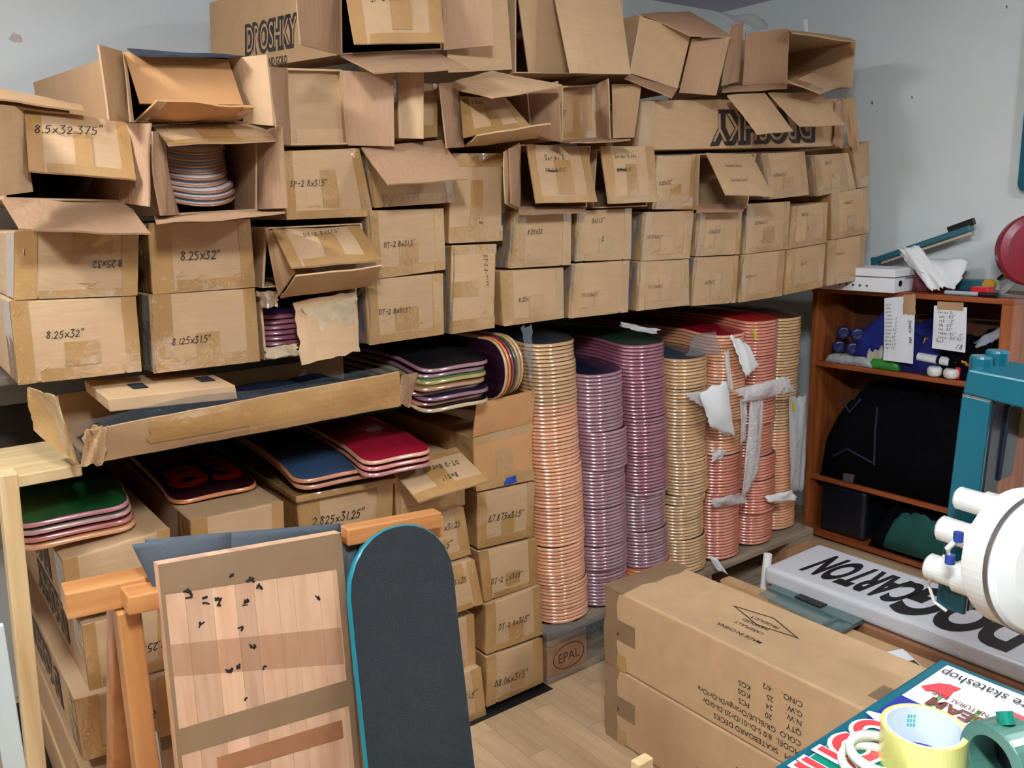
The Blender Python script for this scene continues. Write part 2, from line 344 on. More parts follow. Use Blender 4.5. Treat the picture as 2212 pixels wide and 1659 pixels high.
def carton(quad, label, text=None, tape='U', y0=1.75, depth=.82, back=None, m=None, bulge=.004, film=0, group='shipping boxes for skateboard decks', cat='box', tm=None):
    """a closed shipping box; quad = TL, TR, BR, BL of its end face as measured; text = [(string, u, v, height, rot, ink)]"""
    SEED[0] += 1; P = corners(quad, y0); off = back_offset(P, y0, depth, back)
    mid = (P[2] + P[3]) / 2; t = thing('cardboard_box', label, cat, (mid + off / 2) + Vector((0, 0, min(P[2].z, P[3].z) - mid.z)), group)
    sf = Surf(*P, bulge=bulge, wave=.0007, seed=SEED[0]); n = 8
    # body: bulging end face plus a straight prism behind it
    mb = MB(); fr = [[sf.pt(i / n, j / n) for i in range(n + 1)] for j in range(n + 1)]
    ring = [fr[0][i] for i in range(n)] + [fr[j][n] for j in range(n)] + [fr[n][n - i] for i in range(n)] + [fr[n - j][0] for j in range(n)]
    vs = [q for r in fr for q in r]; W = n + 1; fs = [(j * W + i, (j + 1) * W + i, (j + 1) * W + i + 1, j * W + i + 1) for j in range(n) for i in range(n)]
    idx = [i for i in range(n)] + [j * W + n for j in range(n)] + [n * W + n - i for i in range(n)] + [(n - j) * W for j in range(n)]
    b0 = len(vs); vs += [q + off for q in ring]; K = len(ring)
    fs += [(idx[k], idx[(k + 1) % K], b0 + (k + 1) % K, b0 + k) for k in range(K)] + [tuple(b0 + k for k in range(K))]
    mb.add(vs, fs).build('body', m or CARD, t, bevel=.004, seg=2)
    rects(sf, tape, t, tm, SEED[0])
    # side tape returning over the left edge
    sl = Surf(P[0] + off * .16, P[0], P[3], P[3] + off * .16)
    if tape: sl.sheet(MB(), .3, .02, .98, .98, off=.0008, th=.0006, n=3, m=4).build('tape', tm or TAPE, t)
    if film:
        fs_ = Surf(P[0] + Vector((-.003, -.001, 0)) + off * .05, P[0] + Vector((.006, -.004, 0)), P[3] + Vector((.006, -.004, 0)), P[3] + Vector((-.003, -.001, 0)) + off * .05, wave=.0035, seed=SEED[0] + 50)
        fs_.sheet(MB(), 0, .02, 1, .98, off=.003, th=.0004, n=6, m=14, jag=.02).build('stretch_film', FILM, t, smooth=True)
    if tape:
        rr = random.Random(SEED[0] * 7); mb = MB()
        for k in range(9 if not film else 14):
            if k < 5: a = (rr.choice([rr.uniform(.02, .12), rr.uniform(.88, .98)]), rr.uniform(.05, .95)); d = (rr.uniform(-.05, .05), rr.uniform(.03, .12))
            elif k < 9: a = (rr.uniform(.1, .8), rr.uniform(.75, .97)); d = (rr.uniform(.05, .2), rr.uniform(-.1, .03))
            else: a = (rr.uniform(-.005, .02), rr.uniform(.02, .9)); d = (rr.uniform(.0, .03), rr.uniform(.02, .08))
            P_ = [sf.pt(min(1, max(0, a[0] + d[0] * t_ + .006 * math.sin(t_ * 5 + k))), min(1, max(0, a[1] + d[1] * t_)), .0010) for t_ in (0, .33, .66, 1)]
            mb.tube(P_, [.0003, .0011, .0010, .0003], 6)
        tag(mb.build('film_creases', CREASE, t, smooth=True), None, None, None, 'stuff')
    for q in (text or []):
        s_, u, v, h = q[:4]; handwrite(sf, s_, u, v, h, t, q[5] if len(q) > 5 else INK, q[4] if len(q) > 4 else 0.)
    return t, sf
def flap(t, pts, m=None, tape='', text=None, th=.0035, bend=.004, wave=.0012, jag=0., name='flap', tm=None, label=None, n=8):
    """a flap hanging on a box: four measured corners (px, py, y) TL, TR, BR, BL"""
    SEED[0] += 1; sf = Surf(*[PY(*q) for q in pts], bulge=bend, wave=wave, seed=SEED[0])
    o = sf.sheet(MB(), th=th, n=n, m=n, jag=jag).build(name, m or CARDV, t); tag(o, label)
    rects(sf, tape, o, tm, SEED[0])
    for q in (text or []): handwrite(sf, q[0], q[1], q[2], q[3], o, q[5] if len(q) > 5 else INK, q[4] if len(q) > 4 else 0.)
    return o, sf
def open_carton(quad, label, y0=1.75, depth=.82, back=None, m=None, inner=None, group='shipping boxes for skateboard decks', th=.004, wallm=None):
    """an opened shipping box: four corrugated walls and a back, open towards the viewer"""
    SEED[0] += 1; P = corners(quad, y0); off = back_offset(P, y0, depth, back); c = sum(P, Vector()) / 4
    mid = (P[2] + P[3]) / 2; t = thing('open_cardboard_box', label, 'box', (mid + off / 2) + Vector((0, 0, min(P[2].z, P[3].z) - mid.z)), group)
    I = [p + (c - p).normalized() * th * 1.4 for p in P]; bo = off * (1 - .006 / off.length)
    vs = P + [p + off for p in P] + I + [p + bo for p in I]; fs = []; mi = []
    for k in range(4):
        k2 = (k + 1) % 4
        fs += [(k, k2, 4 + k2, 4 + k), (8 + k2, 8 + k, 12 + k, 12 + k2), (k2, k, 8 + k, 8 + k2)]; mi += [0, 1, 0]
    fs += [(4, 5, 6, 7), (15, 14, 13, 12)]; mi += [0, 1]
    mb = MB(); mb.v = [Vector(v) for v in vs]; mb.f = fs; mb.m = mi
    mb.build('body', [m or CARD, inner or CARDV], t)
    return t, P

G1 = 'boxes of the lowest row on the upper shelf'; G2 = 'boxes of the second row on the upper shelf'; G3 = 'boxes of the third row on the upper shelf'
Q = lambda *a: [(a[i], a[i + 1]) for i in range(0, 8, 2)]
W_ = '8.25x32"'
# lowest row on the upper shelf
carton(Q(20, 650, 293, 640, 306, 802, 40, 832), 'taped box marked 8.25x32 at the left end of the lowest row', [(W_, .24, .47, .027)], 'U', group=G1)
carton(Q(322, 637, 550, 622, 562, 780, 332, 807), 'taped box marked 8.125x31.5 second in the lowest row', [('8.125x31.5"', .17, .66, .026)], 'U', group=G1, film=1)
carton(Q(788, 605, 957, 590, 958, 722, 797, 746), 'taped box marked DT-2 in the lowest row right of the torn box', [('DT-2 8x31.5"', .14, .55, .023)], 'U', group=G1, film=1)
carton(Q(977, 530, 1072, 527, 1068, 708, 973, 722), 'box standing on edge with vertical marking in the lowest row', [('DT-2 8x31.5"', .70, .12, .022, -math.pi / 2, INK)], 'V', group=G1, film=1)
carton(Q(1082, 585, 1216, 578, 1218, 687, 1088, 705), 'taped box marked 8.25x32 in the lowest row beside the edge-standing box', [('8.25x32', .24, .58, .022)], 'U', group=G1)
carton(Q(1236, 570, 1360, 562, 1356, 674, 1229, 688), 'taped box marked DT-2 above the lilac-edged deck stack, lowest row', [('DT-2 8x31.5"', .18, .62, .017)], 'U', group=G1, film=1)
carton(Q(1380, 565, 1488, 560, 1488, 659, 1375, 672), 'taped box marked DT-2 above the tan-edged deck stack, lowest row', [('DT-2 8x31.5"', .18, .56, .017, .0, INKG)], 'M', group=G1, film=1)
carton(Q(1501, 556, 1595, 552, 1589, 654, 1493, 661), 'taped box marked 8.25x32 above the white foam scraps, lowest row', [('8.25x32', .25, .56, .02, .0, INKG)], 'M', group=G1, film=1)
carton(Q(1604, 550, 1696, 540, 1689, 639, 1596, 654), 'taped box with triangle and 8.06x31.5 third from right in the lowest row', [('^8.06x31.5"', .1, .5, .018, .0, INKG)], 'L', group=G1, film=1)
carton(Q(1701, 540, 1783, 526, 1776, 620, 1694, 637), 'taped box marked 8x31.5 over a triangle, second from right in the lowest row', [('8x31.5"', .35, .4, .018, .0, INKG), ('^', .42, .75, .02, .0, INKG)], 'L', group=G1)
carton(Q(1790, 520, 1870, 506, 1864, 602, 1786, 618), 'rightmost box of the lowest row behind the white carton', [('8.06x31.5"', .2, .35, .017, .0, INKG)], 'L', group=G1)
# torn box with purple decks
t, P = open_carton(Q(560, 640, 770, 614, 776, 752, 572, 778), 'ripped-open box showing a pile of purple-edged decks', group=G1)
flap(t, [(636, 655, 1.735), (768, 628, 1.735), (776, 758, 1.70), (652, 790, 1.68)], CARD, jag=.025, wave=.002, label='torn cardboard flap hanging down')
sfr = Surf(PY(650, 668, 1.727), PY(766, 640, 1.727), PY(768, 700, 1.716), PY(690, 715, 1.712), wave=.002)
sfr.sheet(MB(), off=.004, th=.003, n=10, m=8, jag=.06).build('torn_edge', RAW, t)
flap(t, [(557, 628, 1.735), (600, 630, 1.735), (598, 662, 1.72), (566, 668, 1.725)], TAPED, jag=.08, name='torn_scrap', wave=.004)
flap(t, [(572, 752, 1.74), (640, 742, 1.735), (645, 768, 1.72), (578, 775, 1.72)], RAW, jag=.07, name='torn_scrap', wave=.003)
# second row
carton(Q(32, 500, 300, 488, 297, 638, 30, 648), 'box with 8.25x32 written upside down under the bent flap', [('8.25x32', .86, .48, .025, math.pi, INK)], 'N', group=G2)
carton(Q(320, 482, 540, 473, 552, 620, 330, 636), 'taped box marked 8.25x32 below the open box of white decks', [(W_, .27, .54, .033)], 'L', group=G2)
carton(Q(792, 455, 958, 450, 962, 582, 800, 605), 'taped box marked DT-2 second row right of the lifted-flap box', [('DT-2 8x31.5"', .18, .55, .023)], 'U', group=G2, film=1)
carton(Q(976, 331, 1086, 331, 1085, 520, 970, 526), 'box standing on edge with 8.25x32 written vertically, upper of two', [('8.25x32', .60, .80, .024, math.pi / 2, INK)], 'T', group=G2)
carton(Q(1106, 456, 1234, 450, 1232, 572, 1099, 580), 'taped box marked 8.25x32 second row beside the upper edge-standing box', [('8.25x32', .25, .42, .023)], 'L', group=G2, film=1)
carton(Q(1247, 455, 1365, 450, 1362, 560, 1241, 565), 'taped box marked 8x31.5 over a triangle below the Series flaps', [('8x31.5"', .25, .25, .024, .0, INKG), ('^', .43, .62, .03, .0, INK)], 'U', group=G2, film=1)
carton(Q(1390, 458, 1498, 455, 1490, 558, 1383, 564), 'taped box marked DT-2 second row below the 8.25x32 box', [('DT-2 8x31.5"', .1, .55, .018)], 'U', group=G2, film=1)
carton(Q(1507, 460, 1603, 457, 1597, 549, 1501, 554), 'taped box marked 8.06x31.5 below the open box with a written flap', [('8.06x31.5"', .25, .48, .019)], 'M', group=G2, film=1)
carton(Q(1613, 441, 1706, 435, 1702, 538, 1605, 549), 'taped box with triangle and 8.06x31.5 third from right in the second row', [('^8.06x31.5"', .2, .42, .02, .0, INKG)], 'U', group=G2, film=1)
carton(Q(1713, 446, 1788, 436, 1784, 524, 1704, 538), 'taped box marked 8x31.5 over a triangle, second from right in the second row', [('8x31.5"', .25, .26, .021, .0, INKG), ('^', .42, .62, .026, .0, INK)], 'M', group=G2)
carton(Q(1796, 416, 1878, 405, 1876, 503, 1797, 518), 'rightmost box of the second row with glossy tape creases', [('8.06x31.5"', .3, .28, .018, .0, INKG), ('^', .42, .6, .022, .0, INKG)], 'U', group=G2)
# lifted-flap box in the second row
t, P = open_carton(Q(572, 492, 782, 482, 795, 608, 566, 622), 'half-open box with bowed DT-2 flap and flap below it', group=G2, inner=CARD)
flap(t, [(588, 496, 1.745), (776, 488, 1.745), (824, 562, 1.64), (630, 578, 1.63)], CARD, 'M', [('DT-2 8x31.5"', .26, .36, .024)], bend=.014)
flap(t, [(640, 598, 1.62), (826, 576, 1.63), (800, 618, 1.735), (606, 645, 1.73)], CARDB)
flap(t, [(572, 494, 1.745), (592, 500, 1.742), (636, 590, 1.66), (600, 640, 1.735)], CARDB, bend=.0)
sfx = Surf(PY(632, 580, 1.70), PY(822, 565, 1.71), PY(822, 592, 1.71), PY(636, 610, 1.70)); sfx.sheet(MB(), n=6, m=2).build('inner_flap', CARDV, t)
for u0, u1 in ((.2, .45), (.32, .4)): sfx.sheet(MB(), u0, .02, u1, .35 + u0, off=.002, th=.002, n=6, m=3, jag=.05).build('torn_scrap', RAW, t)
# third row
t, P = open_carton(Q(14, 226, 268, 262, 262, 436, 8, 430), 'wide open dark box with hanging flap marked 8.5x32.375', group=G3)
flap(t, [(-30, 224, 1.60), (52, 230, 1.735), (72, 414, 1.70), (-20, 426, 1.58)], CARD)
flap(t, [(52, 231, 1.735), (276, 266, 1.735), (294, 388, 1.66), (62, 369, 1.66)], CARD, 'M', [('8.5x32.375"', .07, .42, .034)], bend=.008)
flap(t, [(268, 266, 1.745), (325, 266, 1.66), (318, 446, 1.65), (259, 438, 1.745)], CARDV, wave=.003)
flap(t, [(4, 430, 1.745), (276, 438, 1.742), (326, 505, 1.62), (42, 494, 1.62)], CARDV, bend=-.006, wave=.002)
flap(t, [(-60, 178, 1.78), (176, 226, 1.76), (182, 238, 1.70), (-60, 206, 1.68)], CARDD, bend=.0)
flap(t, [(-60, 198, 1.745), (150, 236, 1.74), (150, 246, 1.72), (-60, 216, 1.70)], CARDV, bend=.0)
t, P = open_carton(Q(338, 282, 556, 272, 556, 455, 345, 466), 'open box holding a pile of shrink-wrapped white decks', group=G3); T_WHITE = P
flap(t, [(326, 284, 1.66), (352, 282, 1.745), (386, 464, 1.735), (348, 466, 1.66)], CARDV, wave=.003)
flap(t, [(328, 270, 1.745), (562, 262, 1.745), (605, 302, 1.66), (364, 312, 1.66)], CARD, 'T')
flap(t, [(556, 278, 1.745), (608, 274, 1.64), (618, 450, 1.64), (556, 452, 1.745)], CARDV, wave=.002)
flap(t, [(332, 466, 1.745), (556, 455, 1.745), (616, 459, 1.60), (338, 482, 1.62)], CARDV, wave=.002)
carton(Q(612, 326, 776, 320, 806, 467, 620, 475), 'taped box marked SP-2 8x31.5 leaning in the third row', [('SP-2 8x31.5"', .05, .52, .024)], 'M', group=G3)
t, sf = carton(Q(788, 332, 968, 330, 982, 437, 808, 449), 'box wrapped in glossy tape with a long plain flap bent over it', None, 'B', group=G3, film=1)
flap(t, [(780, 318, 1.74), (955, 302, 1.74), (1010, 386, 1.62), (838, 398, 1.62)], CARDV, bend=.004)
t, P = open_carton(Q(1122, 312, 1276, 316, 1268, 448, 1118, 455), 'open box with a taped flap marked Series and crossed-out DT-2', group=G3)
flap(t, [(1090, 328, 1.66), (1122, 310, 1.745), (1122, 455, 1.745), (1092, 440, 1.66)], CARDD)
flap(t, [(1102, 322, 1.668), (1124, 308, 1.74), (1124, 450, 1.74), (1104, 440, 1.668)], CARDV)
flap(t, [(1137, 312, 1.735), (1268, 318, 1.735), (1290, 436, 1.68), (1158, 439, 1.68)], CARD, 'M', [('Series D', .24, .27, .026, .0, INKG), ('DT-2 8x31.5"', .22, .48, .019), ('~~~~', .25, .50, .022)], bend=.006)
flap(t, [(1122, 445, 1.74), (1268, 446, 1.74), (1262, 458, 1.70), (1120, 462, 1.70)], CARDV)
t, P = open_carton(Q(1288, 322, 1403, 322, 1398, 446, 1280, 450), 'open box with a taped flap marked Series 6 and a blacked-out line', group=G3)
flap(t, [(1297, 316, 1.735), (1412, 316, 1.735), (1421, 436, 1.69), (1314, 440, 1.69)], CARD, 'M', [('Series 6 cho', .2, .22, .022, .0, INKG), ('8.06x31.5"', .22, .46, .02), ('~~~~~', .22, .46, .02)], bend=.006)
carton(Q(1420, 336, 1503, 334, 1496, 452, 1408, 452), 'taped box marked 8.25x32 between the Series flaps and the written flap', [('8.25x32"', .1, .55, .021, .05, INKG)], 'U', group=G3)
t, P = open_carton(Q(1510, 332, 1634, 332, 1614, 450, 1506, 454), 'open box with a plain flap handwritten in two lines', group=G3, inner=CARD)
flap(t, [(1525, 330, 1.735), (1622, 333, 1.735), (1672, 424, 1.62), (1569, 420, 1.62)], CARDB, '', [('Zenner Deck', .25, .36, .021, .0, INKG), ('Harley Deck', .22, .70, .021, .0, INKG)])
flap(t, [(1508, 440, 1.74), (1614, 440, 1.74), (1606, 456, 1.70), (1505, 458, 1.70)], CARDV)
carton(Q(1646, 331, 1738, 327, 1747, 421, 1661, 431), 'taped box with triangle and 8.06x31.5 under the long sideways box', [('^8.06x31.5"', .18, .52, .02, .0, INKG)], 'U', group=G3, film=1)
carton(Q(1754, 335, 1832, 330, 1848, 408, 1765, 424), 'taped box marked 8x31.5 over a triangle in the third row', [('8x31.5"', .3, .25, .019, .0, INKG), ('^', .42, .6, .024, .0, INK)], 'U', group=G3, film=1)
carton(Q(1840, 318, 1877, 304, 1875, 402, 1852, 406), 'narrow rightmost box of the third row by the right wall', None, 'B', group=G3, y0=1.76)
# fourth row
G4 = 'boxes of the fourth row on the upper shelf'; G5 = 'boxes of the topmost row on the upper shelf'
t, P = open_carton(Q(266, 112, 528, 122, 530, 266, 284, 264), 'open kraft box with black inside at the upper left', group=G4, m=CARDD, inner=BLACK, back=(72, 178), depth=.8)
flap(t, [(215, 97, 1.66), (264, 110, 1.745), (280, 265, 1.745), (236, 259, 1.66)], CARDD)
flap(t, [(268, 112, 1.735), (492, 128, 1.735), (526, 226, 1.70), (302, 223, 1.70)], CARDO)
flap(t, [(340, 218, 1.62), (550, 233, 1.62), (506, 266, 1.74), (292, 264, 1.74)], CARDO, 'B', wave=.002)
flap(t, [(492, 126, 1.745), (576, 118, 1.66), (590, 272, 1.66), (528, 266, 1.745)], CARDB)
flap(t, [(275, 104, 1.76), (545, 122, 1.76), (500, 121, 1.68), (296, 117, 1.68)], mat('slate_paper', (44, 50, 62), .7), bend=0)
t, P = open_carton(Q(600, 146, 738, 150, 752, 312, 626, 314), 'open box with a pale recessed panel below the big logo box', group=G4)
flap(t, [(596, 152, 1.765), (738, 156, 1.765), (752, 310, 1.765), (626, 312, 1.765)], CARD, 'B', bend=0, tm=CARDB)
flap(t, [(583, 143, 1.66), (622, 148, 1.745), (628, 314, 1.745), (600, 311, 1.66)], CARDV)
flap(t, [(738, 152, 1.745), (850, 160, 1.70), (852, 316, 1.70), (752, 314, 1.745)], CARDV)
t, sf = carton(Q(858, 170, 945, 182, 944, 296, 862, 300), 'narrow box half hidden behind a pale upright flap', None, 'B', group=G4)
flap(t, [(858, 160, 1.735), (915, 152, 1.70), (915, 300, 1.70), (862, 298, 1.735)], CARDB)
t, P = open_carton(Q(986, 182, 1140, 186, 1150, 300, 1000, 316), 'open box with sloping DT-2 panel between two stuck-out flaps', group=G4)
flap(t, [(958, 182, 1.745), (1064, 152, 1.745), (1214, 184, 1.60), (1062, 211, 1.60)], CARD)
flap(t, [(994, 208, 1.74), (1092, 212, 1.745), (1146, 272, 1.69), (1002, 296, 1.68)], CARD, 'M', [('DT-2 8x31.5"', .06, .2, .022)], bend=.003)
flap(t, [(950, 180, 1.66), (986, 178, 1.745), (1004, 318, 1.735), (966, 320, 1.66)], CARDV)
flap(t, [(1030, 294, 1.61), (1190, 268, 1.61), (1160, 300, 1.735), (1006, 318, 1.735)], CARDB)
flap(t, [(1140, 190, 1.745), (1204, 175, 1.65), (1212, 306, 1.65), (1150, 300, 1.745)], CARDV)
t, P = open_carton(Q(1214, 186, 1316, 182, 1318, 298, 1214, 303), 'shaded open box with a marked inner panel under the big hanging flap', group=G4)
flap(t, [(1204, 185, 1.775), (1290, 182, 1.775), (1292, 298, 1.775), (1204, 303, 1.775)], CARDD, 'M', [('8x31.5"', -.1, .55, .024)], bend=0)
flap(t, [(1284, 184, 1.745), (1312, 170, 1.66), (1318, 300, 1.66), (1290, 296, 1.745)], CARDV)
flap(t, [(1322, 182, 1.745), (1386, 182, 1.71), (1370, 297, 1.71), (1324, 298, 1.745)], CARDD)
flap(t, [(1200, 302, 1.745), (1318, 298, 1.745), (1362, 302, 1.66), (1232, 308, 1.66)], CARDV)
t, sf = carton(Q(1387, 216, 1824, 212, 1820, 316, 1378, 325), 'long box lying sideways with a big upside-down printed logo', None, '', group=G4, depth=.26, m=CARD, bulge=.003)
LG = 'bold logo lettering in black outline'
def logo(sf, t, u, v, h, rot, sx=.62):
    tag(printed(sf, 'DROSHKY', u, v, h, t, INKP, rot, .10, 0, sx, .0012, 'logo_lettering', True), LG)
    printed(sf, 'DROSHKY', u, v, h, t, MATS['cardboard_brown_kraft'], rot, -.005, 0, sx, .0018, 'logo_lettering_fill', True)
    printed(sf, 'ACID AND GOLD', u, v + (.33 if abs(rot) < 1 else -.31), h * .3, t, INKP, rot, .015, 0, .8, .0012, 'printed_lettering', True)
logo(sf, t, .56, .58, .118, math.pi, .92)
sf.sheet(MB(), 0, .02, .05, .98, off=.0009, th=.0006).build('tape', TAPE, t)
flap(t, [(1820, 214, 1.745), (1846, 208, 1.72), (1856, 318, 1.72), (1834, 316, 1.745)], CARDD, jag=.04, wave=.003)
flap(t, [(1806, 216, 1.738), (1824, 214, 1.738), (1822, 316, 1.738), (1800, 316, 1.738)], CARDV, jag=.05, wave=.002)
# topmost row
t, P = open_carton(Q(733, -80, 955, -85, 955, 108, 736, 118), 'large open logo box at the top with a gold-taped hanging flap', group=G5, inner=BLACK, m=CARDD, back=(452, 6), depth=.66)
sd = Surf(P[0] + (PY(452, 6, P[0].y + .66) - P[0]), P[0], P[3], P[3] + (PY(452, 6, P[0].y + .66) - P[0]))
logo(sd, t, .52, .62, .085, .0, .66)
flap(t, [(636, -60, 1.68), (733, -80, 1.745), (737, 119, 1.745), (650, 96, 1.68)], CARDV)
flap(t, [(735, -80, 1.735), (944, -85, 1.735), (960, 92, 1.66), (766, 95, 1.66)], CARD, 'M', [('SP-2 8x31.5"', .22, .52, .026)], bend=.01)
flap(t, [(736, 119, 1.745), (940, 110, 1.745), (1012, 147, 1.60), (808, 156, 1.60)], CARDV)
flap(t, [(955, -85, 1.745), (1060, -60, 1.69), (1066, 98, 1.69), (958, 108, 1.745)], CARDV)
t, P = open_carton(Q(1112, -80, 1342, -80, 1350, 160, 1112, 158), 'open box at the top with grey inner panel and big plain flap hanging down', group=G5)
flap(t, [(958, -60, 1.765), (1092, -60, 1.75), (1106, 150, 1.75), (968, 157, 1.765)], CARD)
flap(t, [(1112, -60, 1.77), (1205, -60, 1.77), (1240, 158, 1.77), (1142, 156, 1.77)], CARDB, bend=0)
flap(t, [(1192, -40, 1.73), (1336, -40, 1.73), (1362, 160, 1.66), (1232, 158, 1.66)], CARD, bend=.004)
t, P = open_carton(Q(1378, 32, 1520, 62, 1492, 196, 1360, 158), 'tilted open box at the top with a bright inner panel', group=G5, y0=1.80, depth=.7)
flap(t, [(1382, 34, 1.78), (1493, 73, 1.74), (1464, 191, 1.74), (1360, 158, 1.78)], CARDB, bend=.0)
flap(t, [(1384, 28, 1.80), (1490, 24, 1.84), (1586, 80, 1.66), (1493, 76, 1.70)], CARDV)
flap(t, [(1494, 84, 1.735), (1577, 79, 1.66), (1547, 206, 1.66), (1467, 200, 1.735)], CARDV)
flap(t, [(1360, 160, 1.78), (1464, 192, 1.735), (1452, 210, 1.68), (1350, 168, 1.70)], CARDV)
t, P = open_carton(Q(1703, 66, 1850, 88, 1840, 190, 1698, 180), 'empty open box at the top right with its inside lit', group=G5, inner=CARD, depth=.5)
flap(t, [(1612, 72, 1.72), (1704, 61, 1.745), (1698, 180, 1.745), (1606, 184, 1.72)], CARDV)
flap(t, [(1580, 55, 1.69), (1607, 48, 1.73), (1596, 176, 1.73), (1560, 186, 1.69)], CARDV)
flap(t, [(1704, 64, 1.745), (1836, 82, 1.745), (1850, 90, 1.66), (1712, 70, 1.66)], CARDB)
flap(t, [(1742, 153, 1.74), (1832, 181, 1.74), (1772, 202, 1.62), (1702, 174, 1.62)], CARD, 'B')
flap(t, [(1572, 205, 1.70), (1652, 200, 1.72), (1713, 283, 1.64), (1638, 290, 1.63)], CARDB)
flap(t, [(1660, 200, 1.72), (1770, 200, 1.73), (1826, 270, 1.65), (1729, 273, 1.64)], CARDB)
flap(t, [(1560, 186, 1.735), (1700, 180, 1.735), (1700, 190, 1.70), (1560, 198, 1.70)], CARDV)

# ------------------------------------------------------------------ shelves that carry the boxes
DARKPLY = mat('dark_plywood', (96, 80, 66), .7, noise=.15, nscale=6, stretch=(1, 6, 6))
t = thing('storage_shelf', 'wooden wall shelf under the rows of cardboard boxes', 'shelf', (1.5, 2.3, 1.018))
bx((.06, 1.93, 1.019), (2.93, WY - .005, 1.037)).build('board', DARKPLY, t, bevel=.002)
for x in (.10, 1.345, 2.70): bx((x, 2.56, .985), (x + .03, WY - .002, 1.019)).build('bracket', DARKPLY, t)
t = thing('lower_shelf', 'pale spruce shelf with slim upright post at the left edge', 'shelf', (.6, 2.1, 0))
bx((.02, 1.70, .872), (.27, 1.94, .894)).build('front_board', SPRUCEH, t, bevel=.002); bx((.272, 1.80, .872), (.945, 1.94, .894)).build('middle_board', DARKPLY, t, bevel=.002)
bx((.02, 1.945, .836), (1.34, 2.60, .858)).build('rear_board', DARKPLY, t, bevel=.002)
bx((.02, 1.93, .858), (.945, 1.965, .872)).build('cleat', DARKPLY, t)
pa, pb = PY(12, 1000, 1.60), PY(78, 1659, 1.60); pd = (pb - pa) / (pb.z - pa.z)
MB().bar(pa + pd * (0 - pa.z), pa + pd * (.93 - pa.z), .028, .045, (0, 1, 0)).build('post', SPRUCE, t, bevel=.002)
sb = Surf(PY(8, 1032, 1.64), PY(34, 1028, 1.64), PY(46, 1155, 1.64), PY(22, 1165, 1.64), bulge=.006, wave=.001); sb.sheet(MB(), th=.04, jag=.06).build('block', SPRUCE, t)
MB().box((.10, 1.625, .875), (.13, 1.70, .892)).build('batten', SPRUCE, t)
pp = PY(2, 1350, 1.62); tag(MB().box((pp.x - .03, 1.615, 0), (pp.x + .004, 1.63, pp.z)).build('wall_panel_offcut', mat('pale_blue_melamine', (206, 220, 222), .5), bevel=.002), 'pale blue panel edge standing at the bottom left corner', 'panel')
tag(bx((.035, 1.60, 1.0), (.09, 1.70, 1.03)).build('pink_foam_block', mat('pink_speckled_foam', (196, 140, 130), .9, noise=.25, nscale=90), bevel=.003), 'small pink speckled foam block under the lowest box at left', 'foam block')

# ------------------------------------------------------------------ skateboard decks
SHARP = []
def sharpen(me, pairs):
    SHARP[:] = pairs; ps = {frozenset(p) for p in pairs}
    for e_ in me.edges:
        if frozenset(e_.vertices) in ps: e_.use_edge_sharp = True
RPF = [(.03, .0006), (.30, .0024), (.55, .0036), (.80, .0042), (.95, .0030)]
def deck_data(name, gm, rm, W=.178, L=.72, th=.0093, kick=-.02, conc=-.006, e=.072, n=2.3, mid=8, kr=.17):
    ang = [math.radians(a) for a in (6, 16, 28, 42, 58, 74, 90)]
    st = [(e * (1 - math.cos(a)), W / 2 * math.sin(a) ** (2 / n)) for a in ang]
    st += [(e + (L - 2 * e) * k / mid, W / 2) for k in range(1, mid)] + [(L - s, w) for s, w in st[::-1]]
    cols = (-1, -.93, -.55, 0, .55, .93, 1)
    def zz(s, x):
        d = min(s, L - s); k = kick * (max(0, kr - d) / kr) ** 1.7
        return k + conc * (2 * x / W) ** 2
    v = []; fs = []; mi = []; NC = len(cols); NS = len(st)
    for k in (1, 0):
        for s, w in st:
            for f in cols: v.append((f * w * (1 if abs(f) < 1 else .985), s, zz(s, f * w) + k * th - kick * 1.0 - conc))
    B0 = NC * NS
    for i in range(NS - 1):
        for j in range(NC - 1):
            a = i * NC + j; fs.append((a, a + 1, a + NC + 1, a + NC)); mi.append(0)
            fs.append((B0 + a, B0 + a + NC, B0 + a + NC + 1, B0 + a + 1)); mi.append(0)
    loop = [j for j in range(NC)] + [i * NC + NC - 1 for i in range(1, NS)] + [(NS - 1) * NC + j for j in range(NC - 2, -1, -1)] + [i * NC for i in range(NS - 2, 0, -1)]
    K = len(loop); m0 = len(v)
    for q in loop:
        a, b = Vector(v[q]), Vector(v[B0 + q]); c = Vector((0, min(max(a.y, e), L - e), a.z)); d = (a - c); d.z = 0; d = d.normalized() if d.length > 1e-6 else Vector()
        for t_, bu in RPF: v.append(tuple(a * (1 - t_) + b * t_ + d * bu))
    for k in range(K):
        k2 = (k + 1) % K; q, q2 = loop[k], loop[k2]; NR = len(RPF); r = m0 + NR * k; r2 = m0 + NR * k2
        fs += [(q2, q, r, r2)] + [(r2 + j, r + j, r + j + 1, r2 + j + 1) for j in range(NR - 1)] + [(r2 + NR - 1, r + NR - 1, B0 + q, B0 + q2)]; mi += [1] * (NR + 1)
    me = bpy.data.meshes.new(name); me.from_pydata(v, [], fs); me.materials.append(gm); me.materials.append(rm)
    for p, i in zip(me.polygons, mi): p.material_index = i; p.use_smooth = (i == 1)
    me.update(); sharpen(me, [(loop[k], loop[(k + 1) % K]) for k in range(K)] + [(B0 + loop[k], B0 + loop[(k + 1) % K]) for k in range(K)]); return me
def rim(name, c, rnd=.1): return mat('ply_edge_' + name, c, .32, noise=.06, nscale=40, coat=.9, rnd=rnd, coatr=.11)
def gra(name, c, r=.3, **k): return mat('deck_graphic_' + name, c, r, coat=.6, coatr=.08, **k)
